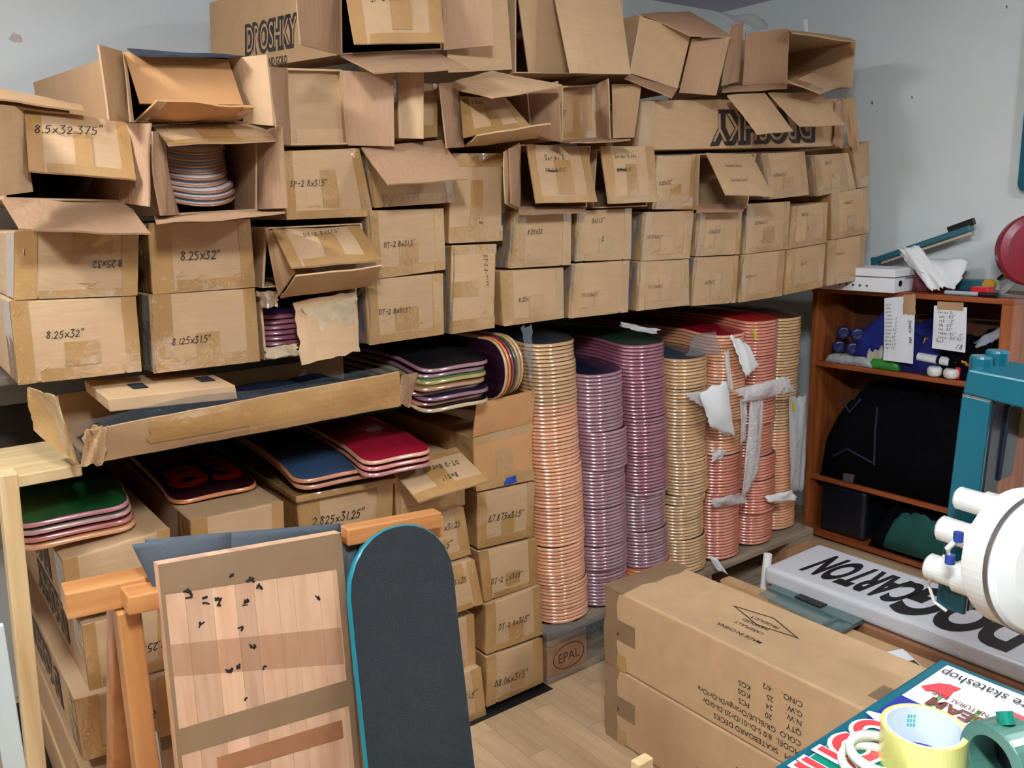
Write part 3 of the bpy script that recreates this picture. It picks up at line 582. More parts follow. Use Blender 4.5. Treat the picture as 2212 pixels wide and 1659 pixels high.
def place_deck(me, loc, label, group, rz=0., rx=0., ry=0., name='skateboard_deck'):
    o = bpy.data.objects.new(name, me); C.objects.link(o); o.location = loc; o.rotation_euler = (rx, ry, rz); return tag(o, label, 'deck', group)
G_ = gra('plain_dark', (46, 34, 40))
RT, RO, RL, RM, RS, RB = rim('tan', (200, 157, 110)), rim('peach', (224, 158, 116)), rim('lilac', (152, 108, 118)), rim('magenta', (146, 84, 102)), rim('salmon', (204, 122, 98)), rim('bright_orange', (226, 128, 76))
def nth(k): return str(k) + ('th' if 10 < k % 100 < 14 else {1: 'st', 2: 'nd', 3: 'rd'}.get(k % 10, 'th'))
ORD = [nth(k) for k in range(1, 90)]
STK = [  # base x, top x, nose y, top z, bundles of (count, rim) from the bottom, top graphic, label
 (1.499, 1.466, 1.745, .976, [(50, RO), (11, RO), (16, RT)], gra('petrol', (24, 46, 58)), ('the deck stack nearest the cardboard boxes', '%-edged')),
 (1.672, 1.642, 1.745, .868, [(18, RL), (49, RL)], gra('navy', (28, 30, 52)), ('the shortest deck stack', '%-edged')),
 (1.848, 1.822, 1.745, .930, [(7, RB), (23, RL), (43, RM)], gra('dark_green', (34, 62, 52)), ('the stack topped by a green deck', '%-edged')),
 (2.030, 2.010, 1.745, .866, [(25, RT), (42, RT)], gra('slate', (58, 76, 92)), ('the stack right of the magenta one', '%-edged')),
 (2.212, 2.202, 1.750, .918, [(34, RS), (38, RO)], gra('crimson', (150, 16, 44)), None),
 (2.392, 2.384, 1.750, .946, [(30, RS), (44, RS)], gra('red', (168, 22, 26)), None),
 (2.572, 2.566, 1.790, .935, [(34, RO), (38, RT)], gra('brown', (84, 50, 40)), None)]
base_me = {}
rest = MB(); rsharp = []; deck_data('spare', G_, RT); SH0 = list(SHARP)
for si, (xb, xt, yn, zt, bun, tg, lab) in enumerate(STK):
    tot = sum(c for c, _ in bun); rr = random.Random(si); i = 0; jx = 0; pit = (zt - .158) / tot
    for bi, (cnt, rm) in enumerate(bun):
        jb = rr.uniform(-.006, .006)
        for k in range(cnt):
            top = i == tot - 1; key = (rm.name, tg.name if top else '')
            if key not in base_me: base_me[key] = deck_data('skateboard_deck', tg if top else G_, rm)
            if k % 11 == 0: jx = rr.uniform(-.0045, .0045); jy = rr.uniform(-.006, .006)
            x = xb + (xt - xb) * i / tot + jb + jx + rr.uniform(-.0006, .0006); y = yn + jy + rr.uniform(-.0015, .0015); z = .158 + i * pit
            if lab: place_deck(base_me[key], (x, y, z), (nth(tot - i) + ' ' + lab[1] + ' deck from the top of ' + lab[0]).replace('%', rm.name[9:].replace('_', ' ')), ['decks in the stack nearest the boxes', 'decks in the shortest stack', 'decks in the magenta stack', 'decks in the tan stack'][si])
            else:
                me = base_me[key]; b = len(rest.v); rest.v += [v.co + Vector((x, y, z)) for v in me.vertices]
                mt = [G_, RO, RT, RS, STK[4][5], STK[5][5], STK[6][5]]; mm = [mt.index(q) for q in me.materials]
                rsharp += [(a_ + b, b_ + b) for a_, b_ in SH0]
                for p in me.polygons: rest.f.append(tuple(a + b for a in p.vertices)); rest.m.append(mm[p.material_index])
            i += 1
ro = rest.build('skateboard_deck_stacks', mt); sharpen(ro.data, rsharp)
for p in ro.data.polygons: p.use_smooth = p.material_index in (1, 2, 3)
tag(ro, 'three far deck stacks with salmon and orange edges beside the bookcase', 'decks', kind='stuff')

# pallet under the stacks
t = thing('pallet', 'weathered wooden pallet with a stamped oval under the deck stacks', 'pallet', (1.99, 2.13, 0))
for k in range(5): bx((1.395, 1.735 + k * .168, .135), (2.66, 1.735 + k * .168 + .125, .156)).build('deck_board', GREYWOOD, t, bevel=.002)
for x in (1.395, 1.95, 2.515):
    bx((x, 1.735, .112), (x + .145, 2.532, .134)).build('cross_board', GREYWOOD, t, bevel=.002)
    for y in (1.735, 2.09, 2.432): bx((x, y, .022), (x + .145, y + .1, .112)).build('block', CHIP, t, bevel=.002)
for y in (1.735, 2.09, 2.432): bx((1.395, y, 0), (2.66, y + .1, .022)).build('bottom_board', GREYWOOD, t, bevel=.002)
sf = Surf((1.395, 1.735, .112), (1.54, 1.735, .112), (1.54, 1.735, .022), (1.395, 1.735, .022)); EP = mat('burnt_stamp', (92, 44, 34), .9)
printed(sf, 'EPAL', .52, .5, .042, t, EP, 0, .0, 0, .9, .0008, 'stamp', True)
sf.ribbon(MB(), [(.52 + .40 * math.cos(a), .5 + .42 * math.sin(a)) for a in [2 * math.pi * k / 28 for k in range(29)]], .003, .0008).build('stamp_oval', EP, t)
sw = Surf(PY(1172, 1352, 1.70), PY(1320, 1330, 1.70), PY(1335, 1420, 1.72), PY(1176, 1400, 1.72), wave=.004, seed=3)
sw.sheet(MB(), .0, .0, 1, .5, n=12, m=6, th=.0005, jag=.03).build('torn_film', FILM, t, smooth=True)

# loose decks: a wrapped pile on the lower shelf, a set on edge
GP = [gra('black_print', (14, 16, 24)), gra('plum', (34, 18, 36)), gra('lime', (74, 110, 52)), gra('yellow', (120, 96, 50)), gra('royal', (24, 34, 84)), gra('violet', (40, 30, 54)), gra('rust', (70, 34, 28)), gra('ink', (14, 14, 20))]
RP = [rim('mauve', (146, 104, 110)), rim('mauve2', (134, 92, 104)), rim('yellow_ply', (160, 140, 84)), rim('ochre', (160, 116, 84)), rim('mauve', 0), rim('violet_ply', (128, 90, 106)), rim('rust_ply', (160, 98, 78)), rim('cream_ply', (184, 158, 122))]
nm = ['black-topped mauve-edged', 'plum mauve-edged', 'lime and yellow edged', 'ochre-edged yellow', 'blue mauve-edged', 'violet-edged', 'rust-edged', 'cream-edged black']
for k in range(8):
    j = 7 - k
    place_deck(deck_data('skateboard_deck', GP[j], RP[j], W=.20, kick=-.026, e=.040, n=4.6), (1.092 + random.uniform(-.006, .012) + (.014 if j < 3 else 0), 1.695 + random.uniform(-.012, .012), .865 + k * .0132), nm[j] + ' deck in the wrapped pile beside the torn tray', 'decks in the wrapped pile on the lower shelf', rz=.03 + random.uniform(-.02, .02))
RV = [('cream-edged', (204, 170, 136), (34, 10, 28)), ('orange', (206, 130, 56), (190, 110, 40)), ('crimson', (150, 30, 70), (130, 20, 60)), ('dark green', (40, 80, 52), (30, 70, 46)), ('tan', (200, 160, 110), (170, 120, 80)), ('pale ply', (214, 176, 130), (180, 140, 100))]
for k, (n_, rc, gc) in enumerate(RV):
    o = place_deck(deck_data('skateboard_deck', gra(n_.replace(' ', '_') + '_upright', gc), rim(n_.replace(' ', '_') + '_upright', rc), W=.155, kick=.018, conc=.004, e=.07, n=2.1), (1.242 + k * .0145, 1.69 + k * .006, .9375), n_ + ' deck standing on its edge beside the wrapped pile', 'decks standing on edge', ry=math.pi / 2)
fw = Surf(PY(1060, 720, 1.69), PY(1150, 705, 1.68), PY(1152, 850, 1.68), PY(1140, 860, 1.69), wave=.003, seed=9)
tag(fw.sheet(MB(), .75, 0, 1, 1, n=6, m=12, th=.0004, jag=.05).build('plastic_wrap', FILM, smooth=True), 'loose clear plastic wrap at the end of the upright decks', 'plastic wrap')
# decks inside the opened boxes
RW = rim('wood_white', (190, 132, 96)); GW = gra('white_wrap', (238, 238, 244), .2)
x0 = (T_WHITE[0].x + T_WHITE[1].x) / 2 - .018; zb = max(T_WHITE[2].z, T_WHITE[3].z) + .004
me = deck_data('skateboard_deck', GW, RW, W=.165, th=.0055, kick=-.035, e=.09, n=2.0, kr=.11)
for k in range(9):
    o = place_deck(me, (x0 + random.uniform(-.003, .003) + (.006 if k < 3 else -.002), 1.765 + random.uniform(-.003, .006) + k * .002, zb + k * .0126), ORD[8 - k] + ' white shrink-wrapped deck from the top inside the open box', 'white decks in the open box')
RU = rim('purple', (150, 84, 96)); me = deck_data('skateboard_deck', gra('purple', (90, 50, 110)), RU, W=.16, th=.0095, L=.7)
p = PY(640, 762, 1.79)
for k in range(7): place_deck(me, (p.x - .01, 1.79, p.z + .002 + k * .0118), ORD[6 - k] + ' purple-edged deck from the top inside the ripped-open box', 'purple decks in the ripped box')

# ------------------------------------------------------------------ boxes on the floor
GL_ = 'boxes stacked on the floor'
def col(name_top, quads, labels, texts, tapes, y0, depth=.86):
    for q, l, tx, tp in zip(quads, labels, texts, tapes): carton(q, l, tx, tp, y0=y0, depth=depth, group=GL_)
UP = math.pi
t, sf = carton(Q(134, 1212, 367, 1140, 366, 1284, 152, 1336), 'box under the pile of green decks', [('8.25x31.25"', .92, .62, .034, UP, INK)], 'U', y0=1.72, group=GL_)
sd = Surf(sf.p[0] + Vector((0, .82, 0)), sf.p[0], sf.p[3], sf.p[3] + Vector((0, .82, 0))); logo(sd, t, .55, .5, .10, math.pi, .8)
t, sf = carton(Q(176, 1352, 366, 1300, 368, 1440, 194, 1496), 'second box down beside the slim post, behind the trestle', [('8.25x32"', .95, .55, .034, UP, INK)], 'U', y0=1.72, group=GL_)
sd = Surf(sf.p[0] + Vector((0, .82, 0)), sf.p[0], sf.p[3], sf.p[3] + Vector((0, .82, 0))); logo(sd, t, .55, .5, .10, math.pi, .8)
t, sf = carton(Q(160, 1512, 370, 1455, 372, 1585, 180, 1645), 'third box down beside the slim post marked 8.125', [('8.125x31', .82, .5, .036, UP, INK)], 'L', y0=1.70, group=GL_)
sd = Surf(sf.p[0] + Vector((0, .82, 0)), sf.p[0], sf.p[3], sf.p[3] + Vector((0, .82, 0))); logo(sd, t, .55, .5, .10, math.pi, .8)
p0 = PY(180, 1655, 1.71); p1 = PY(372, 1595, 1.71)
def wcarton(x0, x1, z0, z1, y, label, text=None, tape='U', depth=.86, group=GL_, m=None):
    sv = carton.__globals__['corners']; carton.__globals__['corners'] = lambda q, yy: [Vector((x0, y, z1)), Vector((x1, y, z1)), Vector((x1, y, z0)), Vector((x0, y, z0))]
    r = carton(None, label, text, tape, y0=y, depth=depth, group=group, m=m); carton.__globals__['corners'] = sv; return r
wcarton(.205, .42, .132, .26, 1.71, 'fourth box down beside the slim post', None, 'L')
wcarton(.20, .42, .002, .130, 1.71, 'bottom box beside the slim post', None, 'L')
carton(Q(412, 1125, 612, 1082, 614, 1196, 416, 1243), 'box under the red printed deck', None, 'L', y0=1.74, group=GL_)
zt = PY(416, 1243, 1.74).z - .004
for k in range(4): wcarton(.455, .70, .002 + k * zt / 4, (k + 1) * zt / 4, 1.75, ORD[k] + ' box from the floor behind the leaning board, below the red printed deck', None, 'U')
t, sf = carton(Q(640, 1070, 850, 1030, 845, 1150, 652, 1192), 'box under the blue and red decks with a glossy taped lid', [('2.825x31.25"', .12, .58, .038)], 'L', y0=1.745, group=GL_)
lid = MB(); a, b = sf.p[0], sf.p[1]
lid.hexa([a + Vector((-.008, -.018, -.012)), b + Vector((.006, -.018, -.012)), b + Vector((.006, .86, -.012)), a + Vector((-.008, .86, -.012)), a + Vector((-.008, -.018, .004)), b + Vector((.006, -.018, .004)), b + Vector((.006, .86, .004)), a + Vector((-.008, .86, .004))]).build('lid', TAPE, t, bevel=.003)
zt = min(sf.p[2].z, sf.p[3].z) - .004
for k in range(4): wcarton(.715, .945, .002 + k * zt / 4, (k + 1) * zt / 4, 1.76, ORD[k] + ' box from the floor below the glossy-lidded box', [('8x31.5"', .2, .55, .03)], 'U')
t, sf = carton(Q(850, 1022, 1004, 985, 1004, 1090, 858, 1125), 'box with a marked flap bent forward over its front', None, 'B', y0=1.75, group=GL_)
flap(t, [(838, 1006, 1.745), (985, 966, 1.745), (1056, 1038, 1.61), (906, 1084, 1.61)], CARD, 'T', [('DT-2 8x31.5"', .84, .35, .03, UP, INKG), ('8x31.5"', .7, .62, .03, UP, INK)])
carton(Q(872, 1133, 1001, 1094, 1017, 1197, 882, 1240), 'second box in the stack right of the leaning skateboard', [('8x31.25', .55, .35, .03, .0, INKG), ('31.5"', .5, .7, .03)], 'U', y0=1.735, group=GL_)
carton(Q(886, 1250, 1024, 1208, 1044, 1304, 900, 1352), 'glossy box third from top right of the leaning skateboard', [('8x31.25', .5, .4, .03, .0, INKG)], 'N', y0=1.72, group=GL_)
carton(Q(904, 1362, 1024, 1326, 1027, 1436, 906, 1478), 'fourth box in the stack right of the leaning skateboard', None, 'U', y0=1.75, group=GL_)
carton(Q(906, 1488, 1038, 1440, 1050, 1545, 916, 1604), 'bottom box marked 31.5 right of the leaning skateboard', [('8x31.5"', .55, .5, .032)], 'U', y0=1.73, group=GL_)
t, sf = carton(Q(1022, 946, 1150, 912, 1153, 1036, 1028, 1062), 'orange kraft box with a raised flap and a blue tape scrap', None, 'T', y0=1.75, group=GL_, m=CARDO)
flap(t, [(1030, 872, 1.74), (1156, 842, 1.74), (1150, 912, 1.748), (1021, 945, 1.748)], CARDO)
Surf(sf.pt(.5, .86), sf.pt(.66, .84), sf.pt(.68, .96), sf.pt(.46, .99), wave=.001).sheet(MB(), off=.003, jag=.1).build('blue_tape_scrap', mat('blue_tape', (36, 74, 170), .5), t)
carton(Q(1030, 1067, 1155, 1041, 1150, 1158, 1032, 1186), 'box with triangle mark below the orange kraft box', [('^7.875x31.5"', .17, .55, .034)], 'U', y0=1.75, group=GL_)
carton(Q(1034, 1192, 1159, 1163, 1160, 1260, 1046, 1300), 'box marked DT-2 third from top beside the peach deck stack', [('DT-2 8x31.5"', .14, .7, .03)], 'U', y0=1.75, group=GL_)
carton(Q(1050, 1308, 1167, 1264, 1172, 1370, 1050, 1414), 'box marked DT-2 fourth from top beside the peach deck stack', [('DT-2 8x31.5"', .2, .58, .03)], 'U', y0=1.74, group=GL_)
carton(Q(1052, 1420, 1171, 1378, 1173, 1474, 1051, 1528), 'bottom box with triangle mark next to the pallet', [('^8.06x31.5"', .12, .65, .036)], 'U', y0=1.74, group=GL_)

# loose decks lying on the floor boxes
def lay(px, py, z, me, label, group, rz=0., dz=0., zref=None):
    p = PZ(px, py, zref or z); return place_deck(me, (p.x, p.y, z - .004 + dz), label, group, rz)
for k, (gm, rc, l) in enumerate([((190, 120, 80), (222, 160, 110), 'pale ply'), ((120, 40, 50), (190, 120, 110), 'dark red'), ((80, 84, 70), (180, 140, 130), 'grey'), ((24, 74, 38), (190, 120, 130), 'green')]):
    lay(162 + (3 - k) * 3, 1122, .728 + k * .0145, deck_data('skateboard_deck', gra('lying_' + l.replace(' ', '_'), gm), rim('lying_' + l.replace(' ', '_'), rc), W=.208, e=.04, n=5.5, kick=-.03), ('topmost ' if k == 3 else '') + l + ' deck in the pile at the lower left', 'pile of decks at the lower left', -.03, 0, .772)
RD = gra('red_print', (200, 24, 42)); o = lay(472, 1074, .728, deck_data('skateboard_deck', gra('dark_red', (54, 20, 30)), rim('copper', (206, 130, 84)), W=.19, e=.04, n=5.5, kick=-.022), 'dark deck printed with big red letters lying on a box', 'loose decks on the floor boxes', -.02)
me = o.data; V, Fc = fontmesh('83', .06, 0, 1.0)
def topz(x, y): return .0105 + .028 - .022 * (max(0, .17 - y) / .17) ** 1.7 - .006 * (x / .095) ** 2 + .0012
for s_, yy in (('83', .05), ('MAD', .2)):
    V, Fc = fontmesh(s_, .03); mw = max(a for a, _ in V); s = .165 / mw
    MB().add([(-.0825 + a * s, yy + b * .17, topz(-.0825 + a * s, yy + b * .17) + .0012) for a, b in V], Fc).build('red_lettering', RD, None).parent = o
for k, (gm, rc, l) in enumerate([((40, 40, 60), (206, 136, 100), 'dark'), ((52, 74, 102), (214, 142, 100), 'blue')]):
    o = lay(742 - k * 4, 1018, .742 + k * .0145, deck_data('skateboard_deck', gra('loose_' + l, gm), rim('loose_' + l, rc), W=.205, e=.04, n=5.0, kick=-.026), ('upper ' if k else 'lower ') + l + ' deck of the pair on the glossy-lidded box', 'loose decks on the floor boxes', -.05, 0, .77)
for k, (gm, rc, l) in enumerate([((110, 20, 40), (180, 120, 110), 'lowest'), ((110, 20, 40), (190, 124, 110), 'middle'), ((150, 22, 44), (206, 150, 120), 'topmost')]):
    lay(868, 990, .757 + k * .0145, deck_data('skateboard_deck', gra('crimson_' + l, gm), rim('crimson_' + l, rc), W=.17, e=.04, n=5.0, kick=-.02), l + ' crimson deck right of the blue deck', 'loose decks on the floor boxes', -.05, .0, .79)

# ------------------------------------------------------------------ torn long tray on the lower shelf
t = thing('torn_carton_tray', 'long torn carton tray wrapped in film, holding dark cloth', 'box', (.62, 1.75, .895))
sf = Surf(PY(200, 928, 1.62), PY(862, 803, 1.62), PY(866, 878, 1.64), PY(182, 1004, 1.64), bulge=.006, wave=.002, seed=4)
sf.sheet(MB(), th=.004, n=24, m=6, jag=.008).build('front_wall', CARDD, t)
sf.sheet(MB(), .46, .02, 1, .98, off=.001, th=.0007, n=14, m=6).build('tape', TAPE, t)
sf.sheet(MB(), .16, .03, .50, .7, off=.0016, th=.0007, n=10, m=5, jag=.01).build('tape', TAPE, t)
se = Surf(PY(60, 838, 1.74), PY(122, 858, 1.655), PY(160, 1000, 1.645), PY(70, 930, 1.74), bulge=-.012, wave=.002, seed=8)
se.sheet(MB(), th=.004, n=8, m=10, jag=.015).build('end_wall', TAPE, t)
fa = Surf(PY(182, 925, 1.63), PY(232, 920, 1.615), PY(228, 1000, 1.63), PY(176, 1008, 1.64), wave=.004, seed=5); fa.sheet(MB(), off=.004, th=.004, n=8, m=8, jag=.07).build('torn_edge', CARDD, t)
a, b = sf.p[3], sf.p[2]
bx((a.x + .02, 1.70, .896), (b.x, 1.92, .900)).build('base', CARDD, t); bx((a.x, 1.918, .897), (b.x, 1.922, .99)).build('back_wall', CARDD, t)
er = Surf(PY(868, 812, 1.65), PY(905, 805, 1.71), PY(885, 880, 1.71), PY(866, 872, 1.65), wave=.002); er.sheet(MB(), th=.003, n=6, m=6, jag=.04).build('end_flap', CARDV, t)
fl_ = Surf(PY(200, 905, 1.66), PY(850, 790, 1.68), PY(862, 812, 1.635), PY(205, 935, 1.635), wave=.006, seed=12); fl_.sheet(MB(), n=60, m=6, th=.0004, jag=.02, off=.004).build('crumpled_film', FILM2, t, smooth=True)
fl2 = Surf(PY(140, 900, 1.66), PY(200, 915, 1.63), PY(190, 985, 1.64), PY(150, 985, 1.66), wave=.006, seed=13); fl2.sheet(MB(), n=14, m=14, th=.0004, jag=.03).build('crumpled_film', FILM2, t, smooth=True)
def mound(name, x0, x1, y0, y1, z0, h, m, label, cat, seed=0, parent=None, n=22, rough=.25, group=None):
    rr = random.Random(seed); ph = [rr.uniform(0, 6.28) for _ in range(6)]; mb = MB(); vs = []
    for j in range(n + 1):
        for i in range(n + 1):
            u, v = i / n, j / n; e = min(1, min(u, 1 - u, v, 1 - v) * 6); e = math.sqrt(e) if e > 0 else 0
            f = 1 + rough * (math.sin(u * 6 + ph[0] + v * 3) * math.sin(v * 5 + ph[1]) + .5 * math.sin(u * 15 + ph[2]) * math.sin(v * 11 + ph[3]) + .3 * math.sin(u * 25 + v * 19 + ph[4]))
            vs.append((x0 + (x1 - x0) * u, y0 + (y1 - y0) * v, z0 + h * e * max(.15, f)))
    fs = [(j * (n + 1) + i, j * (n + 1) + i + 1, (j + 1) * (n + 1) + i + 1, (j + 1) * (n + 1) + i) for j in range(n) for i in range(n)]
    loop = list(range(n + 1)) + [j * (n + 1) + n for j in range(1, n + 1)] + [n * (n + 1) + i for i in range(n - 1, -1, -1)] + [j * (n + 1) for j in range(n - 1, 0, -1)]
    mb.add(vs, fs + [tuple(loop[::-1])]); o = mb.build(name, m, parent, smooth=True)
    if label: tag(o, label, cat, group)
    return o
NAVY = mat('navy_cloth', (18, 26, 46), .95, noise=.25, nscale=30, bump=.3, spec=.2)
mound('navy_cloth', .30, .94, 1.66, 1.90, .901, .055, NAVY, 'dark navy cloth heaped inside the torn tray', 'cloth', 3)
t = thing('flat_carton', 'flat kraft carton lying in the torn tray', 'box', (.5, 1.75, .965))
q0, q1, q2, q3 = PY(232, 862, 1.66), PY(508, 832, 1.665), PY(514, 862, 1.665), PY(238, 890, 1.66)
off = Vector((0, .20, .006)); MB().hexa([q0, q1, q1 + off, q0 + off, q3, q2, q2 + off, q3 + off]).build('body', CARDB, t, bevel=.002)
tp = Surf(q0 + off + Vector((0, 0, .001)), q1 + off + Vector((0, 0, .001)), q1 + Vector((0, 0, .001)), q0 + Vector((0, 0, .001)))
for u in (.25, .8): tp.sheet(MB(), u, .45, u + .12, .7, off=.001).build('black_mark', BLACK, t)

# ------------------------------------------------------------------ trestle, wooden board, skateboard
t = thing('wooden_trestle', 'beech wooden trestle behind the leaning board and skateboard', 'trestle', (.5, 1.34, 0))
ba, bb = PY(138, 1299, 1.350), PY(945, 1130, 1.315)
MB().bar(ba, bb, .05, .042).build('top_beam', BEAMH, t, bevel=.003)
c0, c1 = PY(268, 1298, 1.300), PY(350, 1282, 1.300)
MB().bar(c0, c1, .05, .03).build('lower_rail', BEAMH, t, bevel=.003)
d0, d1 = PY(800, 1142, 1.275), PY(945, 1118, 1.275)
MB().bar(d0 + Vector((-.05, 0, 0)), d1, .03, .03).build('upper_rail', BEAMH, t, bevel=.003)
for (px0, py0, px1, py1, y) in ((272, 1310, 315, 1659, 1.33), (792, 1190, 802, 1659, 1.315)):
    a, b = PY(px0, py0, y), PY(px1, py1, y); d = (b - a) / (b.z - a.z); MB().bar(a + d * (.0 - a.z), a, .034, .042, (0, 1, 0)).build('leg', BEAM, t, bevel=.003)
    MB().bar(a + d * (.0 - a.z) + Vector((0, .42, 0)), a + Vector((0, .03, 0)), .034, .042, (0, 1, 0)).build('rear_leg', BEAM, t, bevel=.003)
hw = PY(332, 1580, 1.31); MB().tube([hw + Vector((.004, 0, .0)), hw + Vector((.006, 0, -.14))], .0035, 8).build('hinge_rod', STEEL, t)
SLATE = mat('grey_grip_sheet', (70, 76, 82), .85, noise=.06, nscale=30, bump=.1, bscale=200)
def sheet_thing(name, label, cat, pts, m, group=None, th=.0012, bend=.006, wave=.002, jag=0., seed=1):
    sf = Surf(*[PY(*q) for q in pts], bulge=bend, wave=wave, seed=seed); return tag(sf.sheet(MB(), th=th, n=12, m=12, jag=jag).build(name, m, smooth=True), label, cat, group), sf
sheet_thing('grip_sheet', 'large grey grip sheet draped between the trestle and the board', 'sheet', [(312, 1165, 1.318), (738, 1130, 1.30), (752, 1300, 1.29), (352, 1320, 1.292)], SLATE, 'grey grip sheets', seed=2)
sheet_thing('grip_sheet', 'grey grip sheet whose corner hangs out left of the board', 'sheet', [(284, 1176, 1.312), (500, 1150, 1.296), (500, 1260, 1.290), (350, 1308, 1.288)], SLATE, 'grey grip sheets', seed=3)
sheet_thing('grip_sheet', 'narrow grey grip sheet fold hanging between board and skateboard', 'sheet', [(735, 1131, 1.298), (784, 1137, 1.288), (768, 1230, 1.268), (745, 1298, 1.272)], SLATE, 'grey grip sheets', seed=4)
sheet_thing('grip_sheet', 'small grey grip sheet offcut below the hanging fold', 'sheet', [(752, 1296, 1.28), (779, 1300, 1.278), (770, 1350, 1.278), (760, 1385, 1.28)], SLATE, 'grey grip sheets', seed=5)
t = thing('laminated_wood_board', 'pink beech laminated board edged with brown tape, leaning on the trestle', 'board', (.44, 1.23, 0))
A, Bc = PY(341, 1220, 1.265), PY(736, 1151, 1.265); Cc, Dc = PY(781, 1659, 1.235), PY(386, 1659, 1.235)
k = (A.z - .02) / (A.z - Dc.z); Dc = A + (Dc - A) * k; Cc = Bc + (Cc - Bc) * k
sf = Surf(A, Bc, Cc, Dc)
BO = mat('beech_stave', (222, 180, 148), .5, col2=(206, 158, 124), nscale=4, stretch=(14, 14, .8), rnd=.16, coat=.1)
ed = [0, .115, .25, .37, .47, .60, .69, .84, .93, 1]
for u0, u1 in zip(ed, ed[1:]): sf.sheet(MB(), u0 + .0006, 0, u1 - .0006, 1, th=.022, n=2, m=6).build('stave', BO, t)
for r_ in ((0, 0, 1, .056), (0, 0, .02, 1), (.955, 0, 1, 1)): sf.sheet(MB(), *r_, off=.0008, th=.0006).build('tape', TAPED, t)
KV = (Bc - Cc).length
vv = lambda px, py: 0
def uvof(px, py):
    u = .5; v = .3
    for _ in range(30):
        p = sf.pt(u, v); c = Vector((p.x, p.y, p.z - H)); ix = AX * c.x + AY * c.y + AZ * c.z; ex = CX + F * ix.x / ix.z - px; ey = CY + F * ix.y / ix.z - py
        u -= ex / 400; v -= ey / 900
    return u, v
l0, l1 = uvof(375, 1600), uvof(775, 1490); h0 = .055
ts = Surf(sf.pt(0, l0[1] - .02, .001), sf.pt(1, l1[1] - .02, .001), sf.pt(1, l1[1] + .022, .001), sf.pt(0, l0[1] + .03, .001)); ts.sheet(MB(), th=.0005).build('tape', TAPED, t)
l0, l1 = uvof(470, 1650), uvof(740, 1575)
TAPER = mat('reddish_brown_tape', (166, 112, 78), .35, noise=.1, bump=.2, bscale=40, coat=.3)
ts = Surf(sf.pt(l0[0], l0[1] - .012, .0012), sf.pt(l1[0], l1[1] - .016, .0012), sf.pt(l1[0], l1[1] + .014, .0012), sf.pt(l0[0], l0[1] + .02, .0012)); ts.sheet(MB(), th=.0005).build('tape', TAPER, t)
TBE = mat('clear_tape_on_beech', (200, 150, 112), .35, coat=.2, alpha=.22)
sf.sheet(MB(), .02, .15, .95, .21, off=.0004, th=.0003).build('clear_tape', TBE, t)
rr = random.Random(5)
for (px, py, n, s) in [(470, 1300, 6, 9), (405, 1282, 5, 10), (445, 1297, 4, 8), (530, 1300, 4, 8), (540, 1255, 5, 9), (560, 1265, 4, 7), (545, 1395, 4, 8), (495, 1445, 5, 8), (515, 1440, 4, 6), (435, 1350, 4, 7), (520, 1355, 3, 7), (685, 1290, 3, 5), (570, 1440, 3, 5), (500, 1245, 3, 5), (530, 1510, 3, 5)]:
    mb = MB()
    for _ in range(n):
        a, b = uvof(px + rr.uniform(-s, s), py + rr.uniform(-s, s)), uvof(px + rr.uniform(-s, s), py + rr.uniform(-s, s)); sf.ribbon(mb, [a, b], rr.uniform(.0012, .004), .0013)
    mb.build('ink_mark', INK, t)
# skateboard
GRIP = mat('black_grip_tape', (36, 40, 44), .8, col2=(110, 116, 120), nscale=240, ramp=(.70, .80), bump=.3, bscale=350, spec=.4)
TE = mat('teal_deck_edge', (0, 120, 134), .4, coat=.3)
me = deck_data('skateboard', GRIP, TE, W=.205, L=.80, th=.012, kick=.012, conc=.006, e=.105, n=2.15)
pt, pb = PY(858, 1137, 1.262), PY(915, 1659, 1.155); dn = (pb - pt).normalized()
pe = pt + dn * .80
if pe.z < 0: pt.z -= pe.z - .001
xa = Vector((-1, 0, 0)); xa = (xa - dn * xa.dot(dn)).normalized(); za = xa.cross(dn)
o = bpy.data.objects.new('skateboard', me); C.objects.link(o)
o.matrix_world = Matrix(((xa.x, dn.x, za.x, pt.x), (xa.y, dn.y, za.y, pt.y), (xa.z, dn.z, za.z, pt.z), (0, 0, 0, 1)))
tag(o, 'skateboard with black grip tape and teal edge leaning upright', 'skateboard')

# ------------------------------------------------------------------ bookcase by the right wall
XF, YB, YA = 2.92, 1.955, 1.225
t = thing('bookcase', 'orange pine bookcase against the right wall', 'bookcase', (3.05, 1.6, 0))
bx((XF, YB - .02, .0), (WX - .004, YB, 1.0)).build('side_panel', PINE, t, bevel=.0015)
bx((XF, YA, .0), (WX - .004, YA + .035, .995)).build('side_panel', PINE, t, bevel=.0015)
bx((XF - .004, YA - .005, .992), (WX - .004, YB + .004, 1.010)).build('top_board', PINEH, t, bevel=.002)
for z in (.722, .262, .03): bx((XF + .004, YA + .035, z - .018), (WX - .008, YB - .02, z)).build('shelf_board', PINEH, t, bevel=.0015)
bx((WX - .010, YA + .035, .03), (WX - .005, YB - .02, .992)).build('back_panel', mat('brown_back_panel', (92, 52, 28), .6), t)
